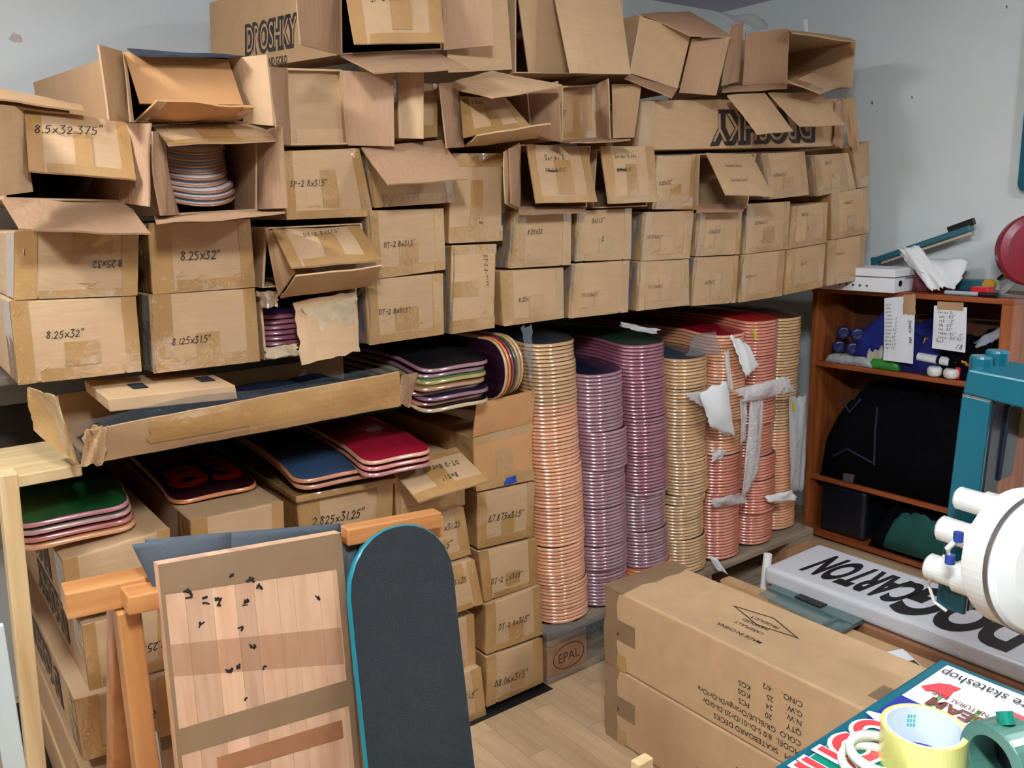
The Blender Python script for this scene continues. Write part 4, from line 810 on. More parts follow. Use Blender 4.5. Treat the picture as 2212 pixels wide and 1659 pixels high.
# notes taped on
def xsurf(a, b, c, d, x, **k): return Surf(PX(*a, x), PX(*b, x), PX(*c, x), PX(*d, x), **k)
PAPER = mat('white_paper', (222, 224, 228), .8)
t = thing('handwritten_list', 'long narrow white price list taped to the bookcase top', 'paper', PX(1940, 785, XF - .01), 'lists taped to the bookcase')
sf = xsurf((1911, 644), (1977, 638), (1972, 786), (1908, 778), XF - .010, wave=.0015); sf.sheet(MB(), th=.0006, n=6, m=12).build('page', PAPER, t)
sf.sheet(MB(), .62, -.02, 1.02, .27, off=.0012, jag=.02).build('tape', mat('beige_tape', (176, 140, 104), .5), t)
rr = random.Random(2)
for k in range(13): handwrite(sf, ''.join(rr.choice('acehinorsuw') for _ in range(5)) + ' ' + rr.choice(['8.5"', '9.0"', '8.0"', '7.5"']), .04, .12 + k * .057, .016, t, INKG if k % 2 else INK)
handwrite(sf, 'Double Game', .83, .36, .024, t, INK, -math.pi / 2)
t = thing('handwritten_list', 'short square white price list taped to the bookcase top', 'paper', PX(2050, 760, XF - .01), 'lists taped to the bookcase')
sf = xsurf((2018, 660), (2089, 664), (2085, 762), (2013, 752), XF - .010, wave=.001); sf.sheet(MB(), th=.0006, n=6, m=8).build('page', PAPER, t)
sf.sheet(MB(), .1, -.1, .9, .08, off=.0012).build('tape', mat('beige_tape', 0), t)
for k, s_ in enumerate(['Series Deck', 'Reds : 8.5"', 'Rock : 9.0"', 'Ride : 8.0"', 'Riso : 8.5"', 'Broker: 8.5" 9.0"', 'Cruise : 8.0" 8.5"', 'Dust :']): handwrite(sf, s_, .12, .17 + k * .095, .020, t, INK)
handwrite(sf, '9/8', .62, .93, .034, t, INK)
# on top of the bookcase
t = thing('white_carton', 'small white printed carton lying on the bookcase top', 'box', (2.93, 1.77, 1.011))
WCM = mat('white_coated_card', (226, 228, 232), .5); x0, x1, y0, y1 = 2.868, 3.015, 1.60, 1.935
bx((x0, y0, 1.011), (x1, y1, 1.062)).build('tray', WCM, t, bevel=.002); bx((x0 - .002, y0 - .002, 1.066), (x1 + .002, y1 + .002, 1.094)).build('lid', WCM, t, bevel=.002)
bx((x0 + .004, y0 + .004, 1.062), (x1 - .004, y1 - .004, 1.066)).build('seam', mat('grey_card', (120, 108, 100), .7), t)
s1 = Surf((x0, y1, 1.062), (x0, y0, 1.062), (x0, y0, 1.011), (x0, y1, 1.011)); [handwrite(s1, '~', u_, .72, .03, t, INKG) for u_ in (.12, .2, .28, .36, .44, .52, .60, .68)]
s2 = Surf((x0, y0, 1.094), (x1, y0, 1.094), (x1, y0, 1.011), (x0, y0, 1.011)); lg = s2.pt(.28, .62)
MB().lathe([(.011, 0), (.011, .0012)], lg, (0, -1, 0), 20).build('round_emblem', BLACKP, t); s2.sheet(MB(), .48, .40, .98, .43, off=.003).build('seam', INKP, t)
SEAL = mat('blue_grey_enamel', (44, 104, 118), .4, coat=.2)
t = thing('impulse_sealer', 'blue-grey bag sealer with raised lever arm on the bookcase', 'sealer', (3.13, 1.7, 1.011))
xs = 3.12; a, b = PX(1893, 562, xs), PX(2100, 492, xs)
MB().bar(a, b, .022, .032, (1, 0, 0)).build('lever_arm', SEAL, t, bevel=.004); MB().bar(PX(2048, 498, xs), PX(2106, 477, xs), .024, .014, (1, 0, 0)).build('handle', BLACKP, t, bevel=.003)
MB().bar(PX(1905, 568, xs), PX(2098, 504, xs), .008, .01, (1, 0, 0)).build('sealing_strip', mat('beige_silicone', (196, 176, 148), .6), t)
bx((xs - .03, 1.40, 1.011), (xs + .03, a.y + .01, 1.05)).build('base', SEAL, t, bevel=.006); MB().bar(a + Vector((0, .005, .012)), Vector((a.x, a.y - .01, 1.03)), .026, .03, (1, 0, 0)).build('hinge_post', SEAL, t, bevel=.004)
MB().lathe([(.02, 0), (.02, .02)], PX(2140, 615, xs - .03), (-1, 0, 0), 20).build('dial', mat('yellow_dial', (214, 160, 50), .5), t)
sb_ = Surf(PX(1945, 550, 3.0), PX(2095, 565, 3.06), PX(2060, 628, 2.96), PX(1990, 590, 2.94), bulge=.02, wave=.008, seed=6)
tag(sb_.sheet(MB(), th=.004, n=20, m=16, jag=.02).build('plastic_bag', WHITEF, smooth=True), 'crumpled white plastic bag draped by the bag sealer', 'bag')
sb_ = Surf(PX(1940, 536, 2.98), PX(1985, 530, 2.99), PX(2050, 620, 2.94), PX(2010, 628, 2.93), bulge=.012, wave=.005, seed=16); sb_.sheet(MB(), th=.004, n=12, m=12, jag=.03).build('crumpled_fold', WHITEF, bpy.data.objects['plastic_bag'], smooth=True)
cl = mound('cloth_bundle', 2.99, 3.08, 1.48, 1.62, 1.012, .06, mat('red_blue_print_cloth', (60, 40, 60), .9, col2=(150, 60, 50), nscale=60), 'small red and blue patterned bundle behind the white carton', 'cloth', 4, n=12)
p = PX(2120, 620, 2.97); tag(bx((2.955, p.y - .03, 1.011), (3.0, p.y + .03, 1.04)).build('red_pouch', mat('red_plastic', (206, 24, 40), .35, coat=.3), bevel=.006), 'small bright red plastic pouch by the white bag', 'pouch')
t = thing('marker_pen', 'silver marker with black cap on the bookcase edge', 'pen', (2.94, 1.40, 1.011)); a, b = PX(2042, 634, 2.935), PX(2155, 645, 2.935); a.z = b.z = 1.019
MB().tube([a, a + (b - a) * .65], .007, 10).build('barrel', mat('silver_plastic', (176, 186, 190), .35), t); MB().tube([a + (b - a) * .65, b], .008, 10).build('cap', BLACKP, t)
t = thing('extension_reel', 'dark red round metal reel with dark hub by the right wall', 'reel', (3.06, 1.235, 1.0)); RE = mat('dark_red_enamel', (128, 26, 44), .35, noise=.08, coat=.4)
rc = PX(2236, 540, 3.04); ra = Vector((-.62, -.75, .1)).normalized()
MB().lathe([(.0, .016), (.05, .016), (.09, .013), (.112, .006), (.118, -.002), (.114, -.03), (.0, -.03)], rc, ra, 48).build('face', RE, t, bevel=.002)
MB().lathe([(.0, .022), (.03, .022), (.032, .012)], rc, ra, 24).build('hub', mat('dark_green_hub', (34, 48, 44), .4), t); MB().tube([rc + ra * -.02, Vector((3.19, rc.y + .17, 1.05))], .006, 8).build('rod', BLACKP, t)
MB().bar(rc + Vector((.02, .04, -.08)), Vector((3.05, rc.y + .10, 1.012)), .012, .02).build('stand', STEEL, t); MB().bar(rc + Vector((.02, -.04, -.09)), Vector((3.05, rc.y - .02, 1.012)), .02, .02).build('stand', STEEL, t)
a, b = PX(2150, 622, 2.97), PX(2330, 668, 2.97); a.z = b.z = 1.016; tag(MB().bar(a, b, .02, .008).build('metal_ruler', STEEL), 'grey metal bar lying on the bookcase below the red reel', 'bar')
# upper compartment
DB = mat('royal_blue_fabric', (16, 26, 110), .9, noise=.2, bump=.3); mound('blue_cloth', 2.95, 3.17, 1.46, 1.80, .724, .15, DB, 'royal blue cloth heap on the upper bookcase shelf', 'cloth', 7, rough=.3)
mound('black_cloth', 2.94, 3.17, 1.27, 1.44, .724, .13, CLOTHK, 'black cloth heap with white edge on the upper shelf', 'cloth', 8)
cs = Surf(PX(2098, 742, 2.99), PX(2170, 700, 3.0), PX(2175, 722, 2.97), PX(2110, 752, 2.97), bulge=.01, wave=.004, seed=3); tag(cs.sheet(MB(), th=.006, n=12, m=5, jag=.05).build('grey_cloth_strip', mat('pale_grey_cloth', (156, 158, 170), .9), smooth=True), 'pale grey cloth strip over the black heap', 'cloth')
WB = mat('dark_blue_urethane', (24, 36, 84), .3, coat=.4)
for k, (px, py, lb) in enumerate([(1822, 718, 'upper left'), (1852, 722, 'upper right'), (1812, 748, 'lower left'), (1842, 752, 'lower right')]):
    p = PX(px, py, 2.965); w_ = thing('skate_wheel', lb + ' wheel of the four dark blue skate wheels in the bag', 'wheel', p, 'dark blue skate wheels')
    ax = Vector((-.8, -.6, 0)); MB().lathe([(.010, .014), (.016, .016), (.024, .012), (.0262, 0), (.024, -.012), (.016, -.016), (.010, -.014)], p, ax, 24).build('tyre', WB, w_, smooth=True); MB().lathe([(.0, .010), (.0095, .011), (.0095, -.011)], p, ax, 14).build('core', BLACKP, w_)
mound('green_bag', 2.935, 3.0, 1.60, 1.72, .724, .035, mat('green_plastic', (60, 150, 60), .35, coat=.3), 'crumpled green plastic bag at the front of the upper shelf', 'bag', 9, n=14)
mound('clear_bag', 2.93, 3.0, 1.70, 1.90, .724, .03, FILMW, 'clear plastic bag under the blue wheels', 'bag', 10, n=16)
mound('white_bag', 2.945, 3.02, 1.67, 1.74, .73, .06, mat('beige_plastic', (186, 176, 160), .5), 'beige crumpled plastic bag behind the green bag', 'bag', 12, n=12)
t = thing('white_roll', 'white paper roll with a black band on the upper shelf', 'roll', PX(2030, 795, 2.95)); a, b = PX(1984, 770, 2.955), PX(2052, 782, 2.955)
d = (b - a); MB().tube([a, a + d * .62], .015, 20).build('roll', PAPER, t); MB().tube([a + d * .62, a + d * .73], .0152, 20).build('band', BLACKP, t); MB().tube([a + d * .73, b], .0155, 20).build('end', PAPER, t)
WW = mat('white_urethane', (214, 214, 208), .3, coat=.4)
for px, py, lb in ((2019, 800, 'left'), (2055, 803, 'right')):
    p = PX(px, py, 2.935); p.z = .742; w_ = thing('skate_wheel', lb + ' white skate wheel at the front of the upper shelf', 'wheel', p - Vector((0, 0, .017)), 'white skate wheels')
    MB().lathe([(.012, .016), (.018, .017), (.024, .010), (.025, 0), (.024, -.010), (.018, -.017), (.012, -.016)], p, (0, 0, 1), 28).build('tyre', WW, w_, smooth=True); MB().lathe([(.0, .012), (.0115, .012), (.0115, -.012)], p, (0, 0, 1), 14).build('core', mat('wheel_core', (150, 150, 150), .5), w_)
rr = random.Random(4); OR = mat('orange_cord', (206, 132, 30), .6)
p = PX(1998, 740, 2.99); tag(MB().tube([p + Vector((rr.uniform(-.02, .02), .05 - k * .008 , rr.uniform(-.02, .02))) for k in range(16)], .004, 6).build('orange_cord', OR), 'tangled yellow-orange cord between the two lists', 'cord')
p = PX(2085, 785, 2.95); tag(MB().tube([p + Vector((rr.uniform(-.012, .012), .04 - k * .008, rr.uniform(-.01, .02))) for k in range(10)], .005, 6).build('orange_cord', OR), 'short yellow cord beside the white roll', 'cord')
p = PX(2072, 775, 2.945); tag(bx((p.x - .006, p.y - .008, .724), (p.x + .006, p.y + .008, .765)).build('red_clip', mat('red_plastic', 0), bevel=.003), 'small red clip beside the white roll', 'clip')
# middle and bottom compartments
t = mound('black_duffel_bag', 2.935, 3.17, 1.30, 1.90, .264, .34, CLOTHK, 'big black duffel bag filling the middle bookcase shelf', 'bag', 21, n=30, rough=.10)
STR = mat('navy_webbing', (26, 30, 54), .8)
for pts in ([(1895, 880), (1890, 940), (1888, 1005)], [(1815, 860), (1835, 890), (1860, 862)], [(1800, 985), (1830, 970), (1885, 1000)]): MB().tube([PX(a, b, 2.93) for a, b in pts], .004, 6).build('strap', STR, t)
tag(bx((2.945, 1.70, .031), (3.16, 1.90, .235)).build('navy_plastic_case', mat('navy_plastic', (10, 13, 26), .4, coat=.15), bevel=.02, seg=4), 'dark navy plastic case on the bottom bookcase shelf', 'case')
mound('black_cloth_pile', 2.94, 3.17, 1.27, 1.68, .031, .15, CLOTHK, 'black cloth pile on the bottom shelf right of the navy case', 'cloth', 23)
mound('green_cloth', 2.90, 2.99, 1.36, 1.60, .06, .12, mat('dark_green_cloth', (8, 70, 62), .85, bump=.2), 'dark green cloth bundle in front of the bottom shelf', 'cloth', 24)
ps = xsurf((1920, 1150), (1944, 1130), (1944, 1165), (1922, 1165), 2.93, wave=.002); tag(ps.sheet(MB(), th=.002, jag=.08).build('paper_tag', PAPER), 'white paper tag sticking out of the black pile', 'tag')
bkt = xsurf((1822, 1022), (1845, 1026), (1842, 1044), (1820, 1040), XF - .002); bkt.sheet(MB(), th=.006).build('bracket', STEEL, bpy.data.objects['bookcase'])
hp = Vector((3.17, PX(2192, 200, 3.17).y, 0)); p = PX(2195, 415, 3.16)
pts = []; ya, yb, za_, zb_ = p.y, p.y - .35, p.z, CZ - .03; r_ = .03
for (cy_, cz_, a0) in ((ya - r_, za_ + r_, 0), (ya - r_, zb_ - r_, 90), (yb + r_, zb_ - r_, 180), (yb + r_, za_ + r_, 270)):
    for k in range(7): a = math.radians(a0 - 90 + k * 15); pts.append((3.165, cy_ + r_ * math.cos(a), cz_ + r_ * math.sin(a)))
t = thing('wall_board', 'teal panel with rounded corners hanging on the right wall', 'panel', (3.18, p.y - .17, za_)); MB().prism(pts, (.012, 0, 0)).build('panel', TEAL, t); MB().prism([(x + .0125, y * 1.0 + (.003 if y > p.y - .17 else -.003), z) for x, y, z in pts], (.018, 0, 0)).build('white_backing', WHITEP, t)  # white rim put in for the highlight along the panel edge
t = thing('clear_bag_on_boxes', 'scrap of clear plastic film on top of the highest boxes', 'plastic film', PY(1620, 60, 1.9)); Surf(PY(1540, 22, 1.95), PY(1650, 40, 1.95), PY(1660, 66, 1.85), PY(1590, 60, 1.85), wave=.006, seed=20).sheet(MB(), n=14, m=8, th=.0004, jag=.04).build('film', FILMW, t, smooth=True)
Surf(PY(1736, 42, 1.9), PY(1744, 40, 1.9), PY(1746, 72, 1.86), PY(1738, 72, 1.86)).sheet(MB(), th=.002).build('strip', WHITEF, t)

# ------------------------------------------------------------------ white foam scraps on the far stacks
GF = 'white foam and film scraps on the deck stacks'
for k, (q, m_, lb, bd, wv, jg) in enumerate([
    ([(1575, 722, 1.72), (1618, 745, 1.72), (1640, 790, 1.71), (1612, 815, 1.71)], WHITEF, 'crinkled white foam strip hanging at the top of the salmon stack', .006, .003, .06),
    ([(1512, 850, 1.70), (1570, 820, 1.69), (1588, 945, 1.70), (1535, 922, 1.70)], WHITEF, 'rounded white foam sheet corner in front of the tan stack', .02, .001, .04),
    ([(1478, 852, 1.715), (1560, 838, 1.70), (1560, 860, 1.70), (1520, 880, 1.71)], FILMW, 'thin grey film tip sticking out left of the white foam', .004, .003, .05),
    ([(1585, 842, 1.70), (1700, 812, 1.68), (1720, 845, 1.68), (1610, 868, 1.69)], FILMW, 'grey film sheet spread across the two salmon stacks', .012, .003, .05),
    ([(1622, 870, 1.70), (1650, 860, 1.70), (1640, 1010, 1.70), (1600, 1095, 1.70)], FILMW, 'long grey film strip hanging down between the salmon stacks', .008, .003, .03),
    ([(1565, 760, 1.712), (1574, 758, 1.712), (1585, 845, 1.70), (1574, 840, 1.70)], FILMW, 'narrow film band running up from the white foam', .0, .002, .03),
    ([(1600, 862, 1.705), (1614, 862, 1.705), (1610, 950, 1.715), (1600, 960, 1.715)], FILMW, 'short curled film strip on the salmon stack', .004, .004, .04),
    ([(1535, 1080, 1.735), (1600, 1065, 1.72), (1618, 1085, 1.72), (1540, 1096, 1.735)], FILMW, 'low film scrap wrapped around the salmon stack', .004, .003, .05),
    ([(1655, 1072, 1.73), (1715, 1058, 1.72), (1718, 1080, 1.72), (1660, 1086, 1.73)], WHITEF, 'crumpled white scrap low on the farthest salmon stack', .004, .004, .06),
    ([(1540, 970, 1.735), (1572, 972, 1.73), (1560, 990, 1.73), (1538, 998, 1.735)], FILMW, 'small film flake low on the salmon stack', .003, .002, .06),
    ([(1705, 860, 1.78), (1745, 850, 1.78), (1735, 1060, 1.78), (1708, 1060, 1.78)], FILMW, 'grey film wrapped around the stack behind the bookcase', .01, .004, .02),
    ([(1530, 1200, 1.70), (1548, 1205, 1.69), (1572, 1240, 1.68), (1550, 1232, 1.69)], WHITEF, 'white foam strip lying at the pallet edge', .003, .002, .04),
    ([(1500, 725, 1.74), (1545, 715, 1.74), (1560, 765, 1.72), (1480, 770, 1.72)], FILM, 'clear film bulging over the top of the tan stack', .01, .006, .04),
    ([(1340, 695, 1.80), (1425, 712, 1.76), (1420, 722, 1.75), (1345, 708, 1.79)], FILMW, 'pinkish film strip lying on the green topped stack', .004, .003, .06)]):
    sheet_thing('foam_scrap', lb, 'plastic scrap', q, m_, GF, .0015, bd, wv, jg, 40 + k)
for px, py, lb in ((1628, 710, 'upper'), (1712, 868, 'lower')):
    p = PY(px, py, 1.738); tag(MB().bar(p, p + Vector((.012, 0, -.035)), .008, .003).build('yellow_tie', mat('yellow_plastic', (206, 204, 30), .5)), lb + ' yellow plastic tie on the salmon deck stacks', 'tie', 'yellow ties')

# ------------------------------------------------------------------ cartons, sign and table in front at the right
def prism_carton(name, label, x0, x1, y0, y1, z0, z1, m, cat='box', group=None):
    t = thing(name, label, cat, ((x0 + x1) / 2, (y0 + y1) / 2, z0), group)
    bx((x0, y0, z0), (x1, y1, z1)).build('body', m, t, bevel=.006, seg=3); return t
GB = 'long smooth kraft cartons on the floor'
XA, XB, YN, YM = 1.362, 1.592, 1.462, .60
for z0, z1, lb in ((.002, .203, 'lower long kraft carton of the pair with printed text'), (.205, .412, 'upper long kraft carton of the pair with a printed diamond')):
    t = prism_carton('long_carton', lb, XA, XB, YM, YN, z0, z1, CARDB, group=GB)
    sl = Surf((XA, YN, z1), (XA, YM, z1), (XA, YM, z0), (XA, YN, z0)); st_ = Surf((XA, YN, z1), (XB, YN, z1), (XB, YM, z1), (XA, YM, z1))
    if st_.n.z < 0: st_.n = -st_.n
    sl.sheet(MB(), -.005, 0, .05, 1, off=.0012, jag=.01).build('tape', TAPED, t); sl.sheet(MB(), .05, .36, .12, .62, off=.0012).build('tape', TAPED, t); sl.sheet(MB(), .05, .8, .085, 1, off=.0016).build('tape', TAPE, t)
    sb2 = Surf((XB, YN, z1), (XA, YN, z1), (XA, YN, z0), (XB, YN, z0)); sb2.sheet(MB(), 0, 0, 1, 1, off=.0012).build('tape', TAPED, t)
    rows = [('ITEM   SKATEBOARD DECKS', .86), ('MODEL  8.0 S-Di-01/Dr20-Di-0/Dr', .72), ('COLO  GR/BLUE/Orange/Di-Dr/Ora', .59), ('QTY       20        PCS', .45), ('N.W.      24        KGS', .32), ('G.W.      25        KGS', .2), ('C/NO.     4/2', .07)]
    for s_, v in rows: printed(sl, s_, .66, .92 - (.86 - v) * .80 - .06, .0175, t, INKP, UP, .0, 0, 1.0)
    if z1 > .3:
        for (u, v, w_, h_) in ((-.02, 0, 1.02, .07),): st_.sheet(MB(), u, v - .004, w_, h_, off=.0012, jag=.012).build('tape', TAPED, t)
        uv = lambda px, py: ((PZ(px, py, z1).x - XA) / (XB - XA), (YN - PZ(px, py, z1).y) / (YN - YM))
        dm = [uv(1584, 1309), uv(1672, 1336), uv(1725, 1380), uv(1634, 1350), uv(1584, 1309)]; mb = MB(); st_.ribbon(mb, dm, .0015, .0012)
        c_ = (sum(a for a, _ in dm[:4]) / 4, sum(b for _, b in dm[:4]) / 4); st_.ribbon(mb, [(c_[0] + (a - c_[0]) * .93, c_[1] + (b - c_[1]) * .93) for a, b in dm], .0012, .0012); mb.build('printed_diamond', INKP, t)
        def top_text(s_, px, py, h): 
            u, v = uv(px, py); return printed(st_, s_, u, v, h, t, INKP, -math.pi / 2 + UP, .003, 0, 1.0, .0012, 'printed_lettering', True)
        for s_, px, py, h in (('PRODUCT', 1652, 1345, .016), ('HANDLED', 1632, 1350, .015), ('CAREFULLY', 1618, 1357, .015), ('MADE IN CHINA', 1596, 1368, .016)): top_text(s_, px, py, h)
        pa_ = uv(1905, 1500); st_.sheet(MB(), .02, .88, .16, .98, off=.0012).build('tape', TAPED, t); a_ = uv(1910, 1500); st_.sheet(MB(), a_[0] - .12, a_[1] - .02, a_[0] + .12, a_[1] + .03, off=.0012).build('tape', TAPED, t)
t = prism_carton('long_carton', 'kraft carton behind the printed pair with a glass plate on it', 1.612, 1.838, .52, 1.462, .002, .292, CARDD, group=GB)
bx((1.80, 1.30, .292), (1.838, 1.46, .300)).build('raised_edge', CARDD, t)
prism_carton('long_carton', 'brown carton carrying the white sign', 1.868, 2.12, .40, 1.36, .002, .298, mat('reddish_brown_carton', (150, 104, 70), .7, noise=.08), group=GB)
ls = Surf(PZ(1900, 1412, .2935), PZ(1950, 1402, .2935), PZ(2005, 1452, .2935), PZ(1965, 1458, .2935)); 
if ls.n.z < 0: ls.n = -ls.n
t = thing('shipping_label', 'white shipping label in a plastic pouch on the rear kraft carton', 'label', ls.pt(.5, .5)); ls.sheet(MB(), th=.0008, off=.001).build('paper', PAPER, t); ls.sheet(MB(), .4, .5, .95, .8, off=.0016).build('print_block', INKG, t)
GLS = mat('greenish_glass', (120, 150, 150), .08, trans=.0, alpha=.45, coat=.5)
t = thing('glass_plate', 'greenish glass plate with steel edge bars and a black grip', 'glass plate', PZ(1755, 1310, .305))
gp = Surf(PZ(1640, 1282, .304), PZ(1672, 1266, .304), PZ(1866, 1342, .304), PZ(1815, 1368, .304))
if gp.n.z < 0: gp.n = -gp.n
gp.sheet(MB(), th=.005).build('plate', GLS, t); SG = mat('grey_green_steel', (104, 124, 124), .35, metal=.4)
gp.sheet(MB(), .55, .0, 1, 1, off=.006, th=.006).build('edge_bar', SG, t)
gp.sheet(MB(), 0, .93, 1, 1, off=.004, th=.008).build('edge_bar', SG, t); gp.sheet(MB(), 0, .8, 1, .84, off=.004, th=.008).build('edge_bar', SG, t); gp.sheet(MB(), .62, .32, .95, .62, off=.010, th=.004).build('grip', BLACKP, t)
# sign
ZS = .352; t = thing('light_box_sign', 'white light-box sign with bold black upside-down lettering', 'sign', (1.99, .9, .30))
SGM = mat('white_acrylic', (198, 198, 202), .3, noise=.03, nscale=4, coat=.3)
bx((1.868, .36, .300), (2.125, 1.368, ZS)).build('body', SGM, t, bevel=.014, seg=4)
ss = Surf((1.868, 1.368, ZS), (2.125, 1.368, ZS), (2.125, .36, ZS), (1.868, .36, ZS))
if ss.n.z < 0: ss.n = -ss.n
SK = mat('sign_black_vinyl', (12, 12, 18), .4)
suv = lambda px, py: ((PZ(px, py, ZS).x - 1.868) / .257, (1.368 - PZ(px, py, ZS).y) / 1.008)
ub = suv(1760, 1200)[0]
fit_text(ss, 'CARTON', (.78, suv(1950, 1300)[1]), (.78, suv(1738, 1225)[1]), .150, t, SK, .04, .25, name='sign_lettering')
fit_text(ss, 'DOG', (.80, suv(2225, 1390)[1]), (.80, suv(1950, 1300)[1] - .01), .185, t, SK, .05, .15, name='sign_lettering')
a, b = PZ(1650, 1180, .30), PZ(1668, 1218, .33); tag(MB().tube([Vector((1.90, 1.40, .08)), Vector((1.93, 1.40, .36))], .012, 12).build('white_tube', WHITEP), 'short white plastic tube standing at the corner of the sign', 'tube')
bl = MB(); bl.tube([Vector((2.10, 1.50, .012)), Vector((2.2, 1.52, .06)), Vector((2.32, 1.56, .20))], .008, 8); tag(bl.build('black_cable', BLACKP), 'black cable running up beside the bookcase foot', 'cable')
tag(bx((1.62, 1.52, .002), (2.02, 1.70, .035)).build('plank_offcut', GREYWOOD, bevel=.002), 'dark wooden offcut on the floor between carton and pallet', 'plank')
p = PY(1385, 1640, .93); tag(MB().bar((p.x, .93, .002), (p.x + .002, .93, p.z), .035, .02, (0, 1, 0)).build('wooden_batten', SPRUCE, bevel=.002), 'pale wooden batten end at the bottom edge before the cartons', 'batten')
# table
ZT = .66; t = thing('sticker_table', 'worktable top with teal rim covered in stickers', 'table', (1.0, .2, 0))
bx((.55, -.55, ZT - .03), (1.205, .562, ZT)).build('rim', TEAL, t, bevel=.004); bx((.565, -.54, ZT), (1.19, .545, ZT + .0015)).build('top_sheet', PAPER, t)
for x in (.62, 1.14):
    for y in (-.5, .48): bx((x, y, 0), (x + .04, y + .04, ZT - .03)).build('leg', TEAL, t, bevel=.003)
tt = Surf((.565, .545, ZT + .0015), (1.19, .545, ZT + .0015), (1.19, -.54, ZT + .0015), (.565, -.54, ZT + .0015))
if tt.n.z < 0: tt.n = -tt.n
def tz(px, py, dz=.0025): return PZ(px, py, ZT + dz)
def sticker(pts, m, z=.0025, name='sticker'):
    q = [tz(a, b, z) for a, b in pts]; return MB().prism(q, (0, 0, .0006)).build(name, m, t)
SB, SGN, SRD = mat('sticker_blue', (28, 44, 140), .35, coat=.4), mat('sticker_green', (0, 118, 96), .35, coat=.4), mat('sticker_red', (226, 60, 66), .35, coat=.4)
sticker([(1947, 1502), (2110, 1580), (2150, 1680), (2040, 1700), (1860, 1560)], SB); sticker([(1860, 1560), (1935, 1600), (1985, 1700), (1720, 1720), (1728, 1652)], SGN, .0030)
sticker([(1990, 1482), (2028, 1476), (2052, 1479), (2076, 1488), (2060, 1494), (2046, 1512), (2030, 1500), (2018, 1492), (2000, 1492)], SRD, .0032)
GRN = mat('sticker_leaf_green', (90, 150, 70), .4, coat=.3); BRN = mat('sticker_brown', (110, 62, 52), .4)
sticker([(2005, 1520), (2025, 1505), (2034, 1508), (2012, 1526)], GRN, .0033); sticker([(2090, 1555), (2112, 1535), (2122, 1538), (2100, 1560)], GRN, .0033)
sticker([(2065, 1562), (2105, 1574), (2098, 1592), (2058, 1576)], mat('sticker_sky_blue', (40, 130, 220), .3, coat=.4), .0036)
def tbl_text(s_, px, py, h, m_, bold=0., sx=1., rot=0., dz=.0036, shear=0.):
    p = tz(px, py, 0); u = (p.x - .565) / .625; v = (.545 - p.y) / 1.085; return printed(tt, s_, u, v, h, t, m_, rot, bold, shear, sx, dz, 'sticker_lettering', True)
RT_ = math.radians(90)
tbl_text('ste skateshop', 2128, 1496, .030, INKP, 0, .75, RT_); tbl_text('NATURAL LINE', 2072, 1527, .014, BRN, .01, .8, RT_); tbl_text('BEAM', 2066, 1546, .034, BRN, .03, .9, RT_)
tbl_text('HUCO', 1822, 1640, .075, PAPER, .09, .9, 0., .0040); tbl_text('HUCO', 1822, 1640, .075, SRD, .03, .9, 0., .0046)
tbl_text('A', 1905, 1558, .05, PAPER, .06, .9, 0., .0040); sticker([(2180, 1535), (2240, 1560), (2240, 1575), (2170, 1560)], SRD, .0032)
# things on the table
t = thing('tape_roll', 'big yellow packing tape roll with white core standing on the table', 'tape roll', tz(1990, 1648)); pc = tz(1990, 1648, .003); YT = mat('yellow_tape', (218, 210, 120), .3, noise=.05, coat=.5); CR = mat('white_core_card', (226, 234, 236), .6)
MB().lathe([(.044, .0), (.0485, .0), (.0485, .05), (.044, .05)], pc, (0, 0, 1), 56, True).build('tape', YT, t, bevel=.0006); MB().lathe([(.0415, .0005), (.0439, .0005), (.0439, .0495), (.0415, .0495)], pc, (0, 0, 1), 56, True).build('core', CR, t)
PG = mat('green_print', (90, 196, 176), .6); cs_ = []
for a0 in (40, 110, 165):
    mb = MB()
    for k in range(9):
        a = math.radians(a0 + (k % 3) * 5); z = pc.z + .022 + (k // 3) * .006; r = .0413; q = lambda da, dz: Vector((pc.x + r * math.cos(a + da), pc.y + r * math.sin(a + da), z + dz))
        mb.add([q(0, 0), q(.06, 0), q(.06, .0045), q(0, .0045)], [(0, 1, 2, 3)])
    mb.build('core_print', PG, t)
for k, (px, py, z, lb) in enumerate([(1868, 1640, .0, 'lower'), (1886, 1616, .011, 'upper')]):
    p = tz(px + 20, py + 22, .003 + z); tag(MB().lathe([(.034, .0), (.0415, .0), (.0425, .005), (.0415, .0105), (.034, .0105), (.033, .005)], p, (.05, -.05, 1), 40, True).build('tape_ring', mat('milky_white_tape', (214, 222, 208), .35, coat=.3), smooth=True), lb + ' milky white narrow tape ring in front of the yellow roll', 'tape roll', 'narrow tape rings')
t = thing('tape_dispenser', 'green and orange hand tape dispenser at the lower right corner', 'dispenser', tz(2170, 1620)); pd_ = tz(2168, 1640, .045); dx = Vector((1, -.35, 0)).normalized(); DG = mat('sage_green_plastic', (70, 112, 100), .35, coat=.4)
MB().lathe([(.030, -.02), (.043, -.02), (.045, -.018), (.045, .022), (.043, .024), (.030, .024)], pd_, dx, 40, True).build('drum', DG, t, smooth=False, bevel=.001); MB().lathe([(.0, .018), (.030, .018), (.030, .022)], pd_, dx, 30).build('disc', BLACKP, t); MB().lathe([(.0, .022), (.010, .022), (.010, .034), (.0, .034)], pd_, dx, 20).build('hub', mat('brown_knob', (120, 82, 70), .5), t)
MB().tube([pd_ + Vector((0, .0, .044)), pd_ + Vector((.004, .006, .056))], .009, 14).build('post', SGN, t); MB().tube([pd_ + Vector((-.02, -.035, -.041)), pd_ + Vector((-.04, -.05, -.041))], .006, 10).build('screw', STEEL, t)
